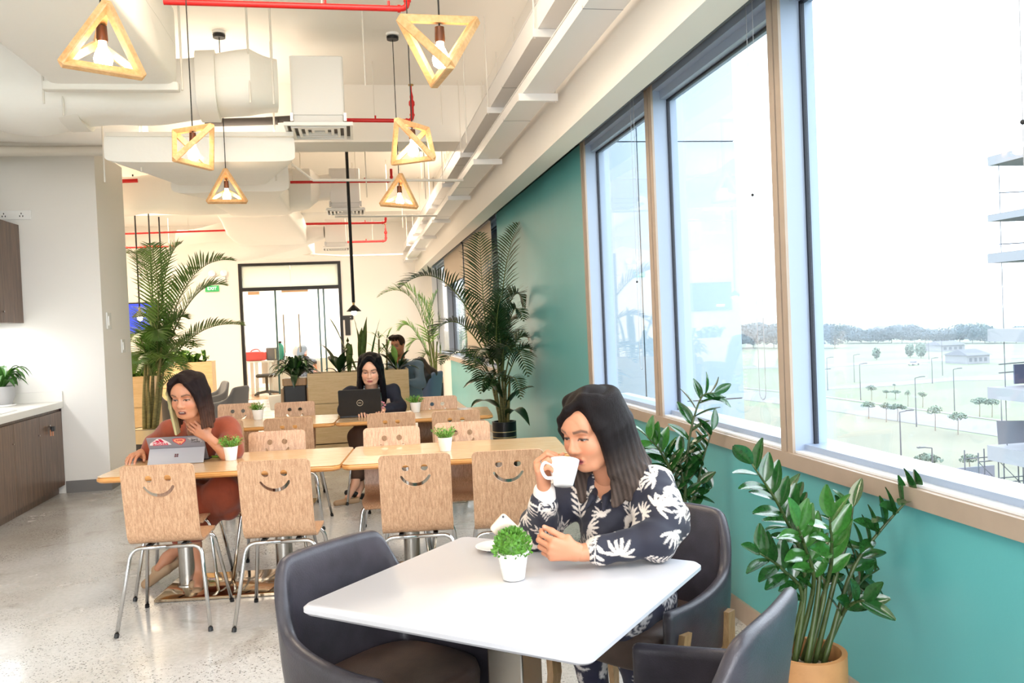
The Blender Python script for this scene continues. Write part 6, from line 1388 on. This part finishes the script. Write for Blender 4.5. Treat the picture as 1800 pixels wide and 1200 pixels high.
for s_ in (-1, 1):
    pts = catmull([neck0+A3(s_*.062, .02, .02), neck0+A3(s_*.066, -.045, -.02), neck0+A3(s_*.046, -.078, -.11), neck0+A3(s_*.012, -.082, -.20)], 5)
    ly = MB()
    for i in range(len(pts)-1):
        a, b_ = pts[i], pts[i+1]; ly.add([a+Vector((-.008, -.002, 0)), a+Vector((.008, -.002, 0)), b_+Vector((.008, -.002, 0)), b_+Vector((-.008, -.002, 0))], [(0, 1, 2, 3)])
    l_ = ly.obj('lanyard', M('lanyard_white', srgb(225, 225, 222), .7), w3)
    for i in range(1, len(pts)-1, 2): p_ = pts[i]; MB().box(p_.x-.006, p_.x+.006, p_.y-.006, p_.y-.003, p_.z-.008, p_.z+.008).obj('lanyard_mark', black_plastic, l_)
brown_t = M('brown_trousers', srgb(92, 66, 52), .85)
f = Field((-.35, 7.45, .1), (.5, 8.5, .75), .010); limb(f, [pel+A3(-.08, 0, 0), A3(-.03, 7.80, .555), A3(-.03, 7.74, .22)], [.115, .085, .06], .04); limb(f, [pel+A3(.08, 0, 0), A3(.02, 7.74, .60), A3(-.06, 7.68, .24)], [.115, .085, .06], .04); V, Q = f.mesh(); link('trousers', npmesh('trousers', V, Q, brown_t, None, 2), w3)
for c, d, m_ in ((A3(-.13, 7.60, .02), A3(-.85, -.4, 0), tan_sh), (A3(-.05, 7.68, .055), A3(-.7, -.5, .3), black_plastic)):
    d = d/np.linalg.norm(d); f = Field(c-.22, c+.22, .006); f.cap(c-d*.07, c+d*.12, .034, .026, .01); f.cap(c-d*.05+A3(0, 0, .05), c+d*.02+A3(0, 0, .06), .034, .03, .01, '-'); V, Q = f.mesh(); link('shoe', npmesh('shoe', V, Q, m_, None, 1), w3)
# ================================================================== man in the background, person in the office
sk4 = L3(196, 128, 92)
HO = A3(.545, 11.62, 1.285); HF = A3(-.50, -.85, -.12); HU = A3(0, 0, 1); neck0 = A3(.575, 11.68, 1.10)
hd_, R4 = head(HO, HF, HU, 1.05, sk4, L3(160, 90, 80), 0, 0, True, .0035, neck0)
f = Field((.1, 11.2, .3), (1.2, 12.3, 1.2), .012); f.chain([A3(.72, 11.95, .48), A3(.68, 11.85, .75), A3(.62, 11.74, .95)], [.14, .13, .13], .06); f.cap(A3(.46, 11.82, 1.0), A3(.80, 11.66, 1.0), .06, None, .06); limb(f, [A3(.80, 11.66, 1.0), A3(.82, 11.5, .76), A3(.55, 11.42, .80)], [.055, .045, .03]); limb(f, [A3(.46, 11.82, 1.0), A3(.36, 11.7, .76), A3(.30, 11.5, .80)], [.055, .045, .03]); limb(f, [A3(.68, 11.95, .48), A3(.40, 11.70, .50), A3(.38, 11.66, .35)], [.1, .08, .06])
Vb, Qb = f.mesh()
m4 = person('person', 'man with short dark hair in a grey blue shirt behind the oak divider', None, [hd_, (Vb, Qb, np.tile(sk4, (len(Vb), 1)))], sk4)
V, Q, C = hair(HO, R4, 1.05, [([(.02*i, .05-.004*abs(i), .125), (.03*i+.01, .095-.01*abs(i), .112), (.03*i, .098-.012*abs(i), .075)], .02, .010) for i in (-2, -1, 0, 1, 2)], col=hcol(L3(24, 18, 16), L3(60, 40, 30), .15, .05), face=(0, .13, -.062, .085, .12, .115), cap=(.084, .104, .096), h=.005); link('hair', npmesh('hair', V, Q, hairmat('hair_strands'), C, 1), m4)
f = Field((.1, 11.2, .35), (1.2, 12.35, 1.2), .012); f.chain([A3(.72, 11.95, .5), A3(.68, 11.85, .75), A3(.62, 11.74, .94)], [.17, .16, .155], .06); f.cap(A3(.46, 11.82, 1.0), A3(.80, 11.66, 1.0), .075, None, .06); limb(f, [A3(.80, 11.66, 1.0), A3(.83, 11.5, .76), A3(.60, 11.43, .79)], [.075, .065, .05]); limb(f, [A3(.46, 11.82, 1.0), A3(.36, 11.7, .76), A3(.32, 11.56, .79)], [.075, .065, .05]); f.wobble(.006, 30, 3); f.cap(neck0+A3(0, 0, .0), neck0+A3(0, 0, .2), .075, None, .01, '-'); V, Q = f.mesh(); link('shirt', npmesh('shirt', V, Q, M('shirt_blue_grey', srgb(104, 124, 142), .85), None, 2), m4)
f = Field((.6, 12.0, .4), (1.3, 13.2, 1.2), .014); jc = at(738, 660, Y=12.55); jc = A3(*jc)
f.chain([jc+A3(-.16, 0, .02), jc+A3(0, 0, .12), jc+A3(.16, .02, .02)], [.10, .12, .09], .08); f.chain([jc+A3(-.1, -.02, 0), jc+A3(-.14, -.04, -.28)], [.11, .07], .08); f.chain([jc+A3(.06, -.03, 0), jc+A3(.0, -.05, -.25)], [.11, .08], .08); f.wobble(.016, 26, 6); V, Q = f.mesh()
jk = link('black_jacket', npmesh('black_jacket', V, Q, M('black_puffer', srgb(20, 20, 24), .4), None, 2)); tag(jk, 'shiny black jacket hanging over the chair behind the man', 'jacket')
HO = A3(-1.33, 22.15, 1.03); HF = A3(.4, .9, -.3); hd_, R5 = head(HO, HF, A3(0, 0, 1), 1.15, sk4, L3(150, 80, 70), 0, 0, False, .006, A3(-1.3, 22.15, .84))
f = Field((-1.9, 21.6, .2), (-.8, 22.8, 1.1), .02); f.chain([A3(-1.3, 22.2, .45), A3(-1.31, 22.15, .78)], [.16, .14], .06); f.cap(A3(-1.5, 22.12, .74), A3(-1.1, 22.15, .74), .07, None, .06); limb(f, [A3(-1.1, 22.15, .74), A3(-1.05, 22.05, .5), A3(-1.1, 22.25, .5)], [.06, .05, .03]); Vb, Qb = f.mesh()
m5 = person('person', 'person with dark hair sitting in the office behind the glass door', None, [hd_, (Vb, Qb, np.tile(sk4, (len(Vb), 1)))], sk4)
V, Q, C = hair(HO, R5, 1.15, [([(.05*i, -.09, .05), (.05*i, -.12, -.06), (.05*i, -.11, -.2)], .04, .03) for i in (-1, 0, 1)], col=hcol(L3(24, 18, 16), L3(40, 30, 26), .1, -.2), h=.008); link('hair', npmesh('hair', V, Q, hairmat('hair_strands'), C, 1), m5)
f = Field((-1.9, 21.6, .3), (-.8, 22.8, 1.1), .02); f.chain([A3(-1.3, 22.2, .5), A3(-1.31, 22.15, .76)], [.19, .17], .06); f.cap(A3(-1.5, 22.12, .74), A3(-1.1, 22.15, .74), .09, None, .06); V, Q = f.mesh(); link('shirt', npmesh('shirt', V, Q, M('dark_shirt', srgb(50, 46, 54), .85), None, 2), m5)
# ------------------------------------------------------------------ outside: park, roads, trees, a building site
GZ = -21.0
def gpt(x, y, z=GZ): return at(x, y, Z=z)
gm = M('field_grass', (.14, .168, .105, 1), .95, var=(.03, .12)); dirt = M('dry_grass', (.155, .155, .112, 1), .95, var=(.05, .12)); road_m = M('road_grey', (.165, .165, .178, 1), .9, var=(.04, .06)); kerb = M('kerb_pale', (.21, .21, .22, 1), .9)
struct(MB().box(-400, 2600, -200, 3400, GZ-1, GZ).obj('ground_field', gm))
def strip(name, L, wtop, mat, z=.03):
    """a ground band between two pixel lines, surveyed on the field plane"""
    vs = []; n = len(L)
    for i, (x, y0, y1) in enumerate(L):
        a, b_ = gpt(x, y0), gpt(x, y1); vs += [a+Vector((0, 0, z)), b_+Vector((0, 0, z))]
    return struct(MB().add(vs, [(2*i, 2*i+1, 2*i+3, 2*i+2) for i in range(n-1)]).obj(name, mat))
strip('field_dry', [(1180, 705, 1100), (1300, 712, 1100), (1500, 728, 1050), (1720, 765, 1000), (1900, 790, 980)], 0, dirt, .02)
strip('road_near', [(1180, 676, 692), (1300, 684, 702), (1420, 696, 716), (1560, 716, 738), (1720, 738, 762), (1900, 762, 790)], 0, road_m, .06)
strip('road_far', [(1300, 644, 648), (1450, 640, 645), (1600, 633, 638), (1750, 626, 631), (1850, 622, 627)], 0, road_m, .06)
strip('road_cross', [(1430, 682, 686), (1560, 672, 679), (1680, 662, 669), (1780, 658, 668), (1860, 655, 668)], 0, road_m, .05)
strip('path_kerb', [(1300, 680, 682), (1420, 692, 694), (1560, 711, 713), (1720, 733, 735), (1900, 757, 759)], 0, kerb, .08)
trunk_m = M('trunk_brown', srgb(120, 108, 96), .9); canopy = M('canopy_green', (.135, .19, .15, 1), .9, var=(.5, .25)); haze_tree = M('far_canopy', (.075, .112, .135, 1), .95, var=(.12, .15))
def crown(mb, c, rx, rz, n, rd, leaf):
    for k in range(n):
        v = Vector((rd.gauss(0, 1), rd.gauss(0, 1), rd.gauss(0, 1))).normalized()*rd.uniform(.45, 1)**.5
        p = Vector(c)+Vector((v.x*rx, v.y*rx, v.z*rz)); u_ = Vector((rd.gauss(0, 1), rd.gauss(0, 1), rd.gauss(0, 1))).normalized(); s_ = u_.cross(v+Vector((.01, 0, 0))).normalized()
        mb.add([p-s_*leaf*.5, p+u_*leaf*.5, p+s_*leaf*.5, p-u_*leaf*.5], [(0, 1, 2, 3)])
def tree(label, x, y0, y1, wpx, seed, kind='umbrella', grp=None):
    rd = random.Random(seed); b0 = gpt(x, y0); d = b0.y; top = at(x, y1, Y=b0.y).z; H = top-GZ; sc = abs(at(x+100, y0, Y=b0.y).x-b0.x)/100; rx = wpx*sc/2
    t = thing('tree', label, 'tree', b0, 0, grp); mb = MB()
    if kind == 'umbrella':
        MB().tube([(0, 0, 0), (.1, 0, H*.55), (0, 0, H*.8)], [.10, .07, .04], 6).obj('trunk', trunk_m, t)
        for k in range(5):
            a_ = k*1.26+seed; crown(mb, (math.cos(a_)*rx*.5, math.sin(a_)*rx*.5, H*(.74+.05*(k % 3))), rx*.5, H*.10, 46, rd, rx*.2)
        crown(mb, (0, 0, H*.86), rx*.55, H*.12, 60, rd, rx*.2); mb.obj('crown', canopy, t)
    elif kind == 'cypress':
        MB().tube([(0, 0, 0), (0, 0, H*.4)], .2, 6).obj('trunk', trunk_m, t); crown(mb, (0, 0, H*.55), rx, H*.46, 220, rd, rx*.5); mb.obj('crown', canopy, t)
    else:
        MB().tube([(0, 0, 0), (0, 0, H*.5)], H*.02, 6).obj('trunk', trunk_m, t)
        for k in range(7): crown(mb, (rd.uniform(-.6, .6)*rx, rd.uniform(-.6, .6)*rx, H*rd.uniform(.36, .78)), rx*.55, H*.26, 130, rd, rx*.14)
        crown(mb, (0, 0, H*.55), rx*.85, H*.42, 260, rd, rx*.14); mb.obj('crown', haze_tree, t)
NAM = ['beside the tall central lamp post', 'at the left of a pair by the road', 'at the right of a pair by the road', 'in front of the right road bend', 'nearest the scaffold on the road', 'left of the road pair, paler', 'on the far verge behind the road, left', 'on the far verge behind the lamp post', 'low on the near field beside the crooked lamp', 'low on the near field left of the scaffold', 'at the left of two by the building slab', 'at the right of two by the building slab', 'on the verge, smallest one', 'beyond the cross road in the middle', 'on the verge at the far left edge of the big pane', 'near the road between two lamp posts']
for i, (x, y0, y1, w_) in enumerate([(1532, 704, 676, 18), (1558, 742, 706, 22), (1578, 740, 708, 28), (1644, 757, 711, 24), (1684, 764, 723, 30), (1527, 736, 704, 24), (1558, 700, 685, 12), (1574, 702, 685, 18), (1632, 842, 795, 44), (1704, 842, 796, 30), (1722, 733, 697, 26), (1744, 733, 699, 24), (1572, 684, 674, 6), (1622, 716, 687, 14), (1442, 690, 664, 12), (1596, 714, 684, 10)]):
    tree('small umbrella-crowned street tree %s' % NAM[i], x, y0, y1, w_, i, 'umbrella', 'street trees in the park')
for i, (x, y0, y1, w_, l) in enumerate([(1541, 632, 610, 12, 'standing alone'), (1600, 628, 604, 14, 'left one of a pair'), (1619, 629, 602, 16, 'right one of a pair')]): tree('narrow dark cypress %s on the far lawn' % l, x, y0, y1, w_, 40+i, 'cypress', 'cypresses on the far lawn')
ORD = 'first second third fourth fifth sixth seventh eighth ninth tenth eleventh twelfth thirteenth fourteenth fifteenth sixteenth seventeenth eighteenth nineteenth twentieth twenty-first twenty-second twenty-third twenty-fourth twenty-fifth twenty-sixth'.split()
rd = random.Random(11); xs = []
x = 1296
while x < 1800:
    w_ = rd.uniform(34, 60) if x < 1480 else rd.uniform(26, 46); big = x < 1470 or 1685 < x < 1745
    yb = 612 if x < 1470 else 603; yt = rd.uniform(563, 571) if big else rd.uniform(570, 580)
    xs.append((x, yb, yt, w_*1.25)); x += w_*.62
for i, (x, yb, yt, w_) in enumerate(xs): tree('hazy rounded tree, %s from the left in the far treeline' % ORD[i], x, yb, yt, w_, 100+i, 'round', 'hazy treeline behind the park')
lamp_m = M('lamp_post_grey', (.07, .072, .085, 1), .5)
LP = [(1585, 835, 724, 'tall one in the middle of the big pane'), (1640, 850, 787, 'nearest one with its arm to the left'), (1611, 750, 664, 'behind the street tree pair'), (1678, 722, 649, 'right of the near road'), (1513, 703, 640, 'tall thin one on the left verge'), (1448, 720, 650, 'leftmost near the road edge'), (1455, 686, 629, 'second from the left on the verge'), (1502, 672, 624, 'on the lawn behind the verge'), (1639, 674, 630, 'near the cross road'), (1761, 745, 700, 'beside the building slab'), (1657, 660, 598, 'on the far road'), (1633, 632, 590, 'by the far cypress pair')]
for i, (x, y0, y1, l) in enumerate(LP):
    b0 = gpt(x, y0); H = at(x, y1, Y=b0.y).z-GZ; t = thing('lamp_post', 'grey street lamp post, %s' % l, 'lamp post', b0, 0, 'street lamp posts')
    MB().tube([(0, 0, 0), (0, 0, H)], [.12, .07], 8).obj('pole', lamp_m, t)
    s_ = -1 if i in (1,) else 1
    ar = MB().tube([(0, 0, H), (s_*1.8, 0, H+.25)], .07, 6).obj('arm', lamp_m, t); MB().box(s_*1.5-.5, s_*1.5+.5, -.18, .18, H+.1, H+.26).obj('lamp_head', lamp_m, ar)
b0 = gpt(1606, 642); cr = thing('car', 'tiny silver car on the far road', 'car', b0+Vector((0, 0, .1)), .2)
me = MB().rbox(-2.2, 2.2, -.9, .9, .35, .95, .4, 4).mesh('body', M('car_silver', srgb(190, 190, 205), .3)); link('body', me, cr); MB().rbox(-1.2, 1.0, -.8, .8, .9, 1.5, .4, 4).obj('cabin', M('car_glass', srgb(90, 95, 110), .2), cr)
for x in (-1.4, 1.4):
    for y in (-.9, .9): MB().tube([(x, y-.1, .33), (x, y+.1, .33)], .33, 12).obj('wheel', black_plastic, cr)
pale_b = M('far_building', (.24, .24, .26, 1), .9); roof_b = M('far_roof', (.10, .105, .125, 1), .9)
for i, (x0, x1, y0, y1, l) in enumerate([(1655, 1696, 618, 600, 'low pale pavilion with a dark roof beyond the far road'), (1548, 1600, 584, 573, 'long pale building in front of the distant haze'), (1700, 1740, 640, 615, 'white fenced yard building by the far trees'), (1585, 1615, 577, 568, 'white gable far behind the treeline')]):
    a = gpt(x0, y0); w_ = at(x1, y0, Y=a.y).x-a.x; H = max(4, at(x0, y1, Y=a.y).z-GZ); t = thing('far_building', l, 'building', a)
    MB().box(0, w_, 0, 12, 0, H*.6).obj('wall', pale_b, t); MB().add([(-.5, -1, H*.6), (w_+.5, -1, H*.6), (w_+.5, 13, H*.6), (-.5, 13, H*.6), (1, 6, H), (w_-1, 6, H)], [(0, 1, 5, 4), (2, 3, 4, 5), (1, 2, 5), (3, 0, 4), (3, 2, 1, 0)]).obj('roof', roof_b, t)
    for k in range(4): MB().box(w_*(.1+.22*k), w_*(.22+.22*k), -.05, 0, H*.15, H*.42).obj('window', roof_b, t)
# building site on the right
DS = 50.0
sx = lambda x, y: at(x, y, Y=DS)
bs = thing('building_site', 'concrete building under construction with open floors at the right edge', 'building', sx(1738, 800))
O = Vector(bs.location); conc = M('pale_concrete', (.26, .265, .29, 1), .9); net = M('green_net', (.06, .15, .10, 1), .9); darkn = M('dark_net', srgb(84, 88, 110), .9); steel_s = M('scaffold_steel', (.10, .11, .14, 1), .5)
for i, (y0, y1) in enumerate([(276, 292), (378, 390), (446, 463), (578, 600), (680, 700), (782, 808)]):
    a, c = sx(1736, y1), sx(1736, y0); MB().box(a.x-O.x, a.x-O.x+14, -16, 0, a.z-O.z, c.z-O.z).obj('floor_slab', conc, bs)
for i in range(5):
    z0, z1 = [sx(1760, y).z for y in ((378, 292), (446, 390), (578, 463), (680, 600), (782, 700))[i]]
    for k, dx in enumerate((.9, 3.2, 7.5, 12)):
        MB().tube([(dx, -.6, z0-O.z), (dx, -.6, z1-O.z)], .03 if k % 2 == 0 else .18, 6).obj('prop' if k % 2 == 0 else 'column', steel_s if k % 2 == 0 else conc, bs)
for y in (340, 430, 640, 655, 745): 
    a = sx(1750, y); MB().tube([(a.x-O.x, -.3, a.z-O.z), (a.x-O.x+12, -.3, a.z-O.z+.3)], .04, 5).obj('guard_rail', steel_s, bs)
a = sx(1775, 640); c = sx(1775, 674); MB().box(a.x-O.x, a.x-O.x+6, -.4, -.3, c.z-O.z, a.z-O.z).obj('netting', darkn, bs)
a = sx(1736, 740); c = sx(1736, 772); MB().add([(a.x-O.x-1, -2, a.z-O.z+.3), (a.x-O.x+4.5, -2, a.z-O.z), (a.x-O.x+4, -2.1, c.z-O.z), (a.x-O.x-1, -2.1, c.z-O.z)], [(0, 1, 2, 3)]).obj('safety_screen', M('grey_screen', (.15, .16, .19, 1), .9), bs)
a = sx(1757, 770); MB().add([(a.x-O.x, -2, a.z-O.z), (a.x-O.x+7, -2.4, a.z-O.z+.2), (a.x-O.x+7, -3.6, a.z-O.z-1.6)], [(0, 1, 2)]).obj('safety_net', net, bs)
sf = thing('scaffold', 'steel tube scaffold below the building site floors', 'scaffold', sx(1722, 880)); O = Vector(sf.location)
for k in range(5):
    for y in (0, 1.3): MB().tube([(k*1.5, y, -18), (k*1.5, y, 3.2)], .045, 5).obj('upright', steel_s, sf)
for j in range(8):
    z = 2.6-1.5*j
    for y in (0, 1.3): MB().tube([(0, y, z), (6, y, z)], .04, 5).obj('ledger', steel_s, sf)
    for k in range(4): MB().tube([(k*1.5, 0, z), (k*1.5+1.5, 0, z-1.5)], .03, 4).obj('brace', steel_s, sf)
a = gpt(1664, 872); MB_ = MB().box(0, 6.5, 0, .2, 0, 3.2).obj('site_hoarding', M('hoarding_grey', (.13, .135, .17, 1), .9)); MB_.location = a; tag(MB_, 'grey site hoarding panel beside the foot of the scaffold', 'fence')
# wing of the own building seen through the left panes
wing = M('facade_panel', (.35, .41, .49, 1), .35, spec=.5); joint = M('facade_joint', (.10, .12, .16, 1), .8)
bw = thing('building_wing', 'pale blue grey panelled wing of the same building outside the left window panes', 'building', (2.4, 11.0, 0))
xe = at(1300, 500, Y=11.0).x-2.4; zj = [-20, -10.2, -6.8, -3.4, at(1240, 703, Y=11).z, at(1240, 249, Y=11).z, at(1240, 249, Y=11).z+3.4, at(1240, 249, Y=11).z+6.8]
xj = [0, xe*.45, xe-.12*1.0, xe]
for i in range(len(zj)-1):
    for j in range(2):
        xa, xb = (0, xe*.5) if j == 0 else (xe*.5, xe)
        MB().box(xa+.008, xb-.008, -.02, .02, zj[i]+.008, zj[i+1]-.008).obj('panel', wing, bw)
MB().box(0, xe-.01, .02, 8, -20, zj[-1]).obj('core', joint, bw)

# hazy air over the park
hz = bpy.data.materials.new('haze'); hz.use_nodes = True; nt = hz.node_tree; nt.nodes.clear()
vo = nt.nodes.new('ShaderNodeOutputMaterial'); vs_ = nt.nodes.new('ShaderNodeVolumeScatter'); vs_.inputs['Color'].default_value = (.86, .95, 1, 1); vs_.inputs['Density'].default_value = .0004; nt.links.new(vs_.outputs[0], vo.inputs['Volume'])
hb = MB().box(20, 2500, 40, 3300, GZ-.5, 60).obj('haze', hz); hb['kind'] = 'stuff'; hb['label'] = 'pale haze in the air over the park'
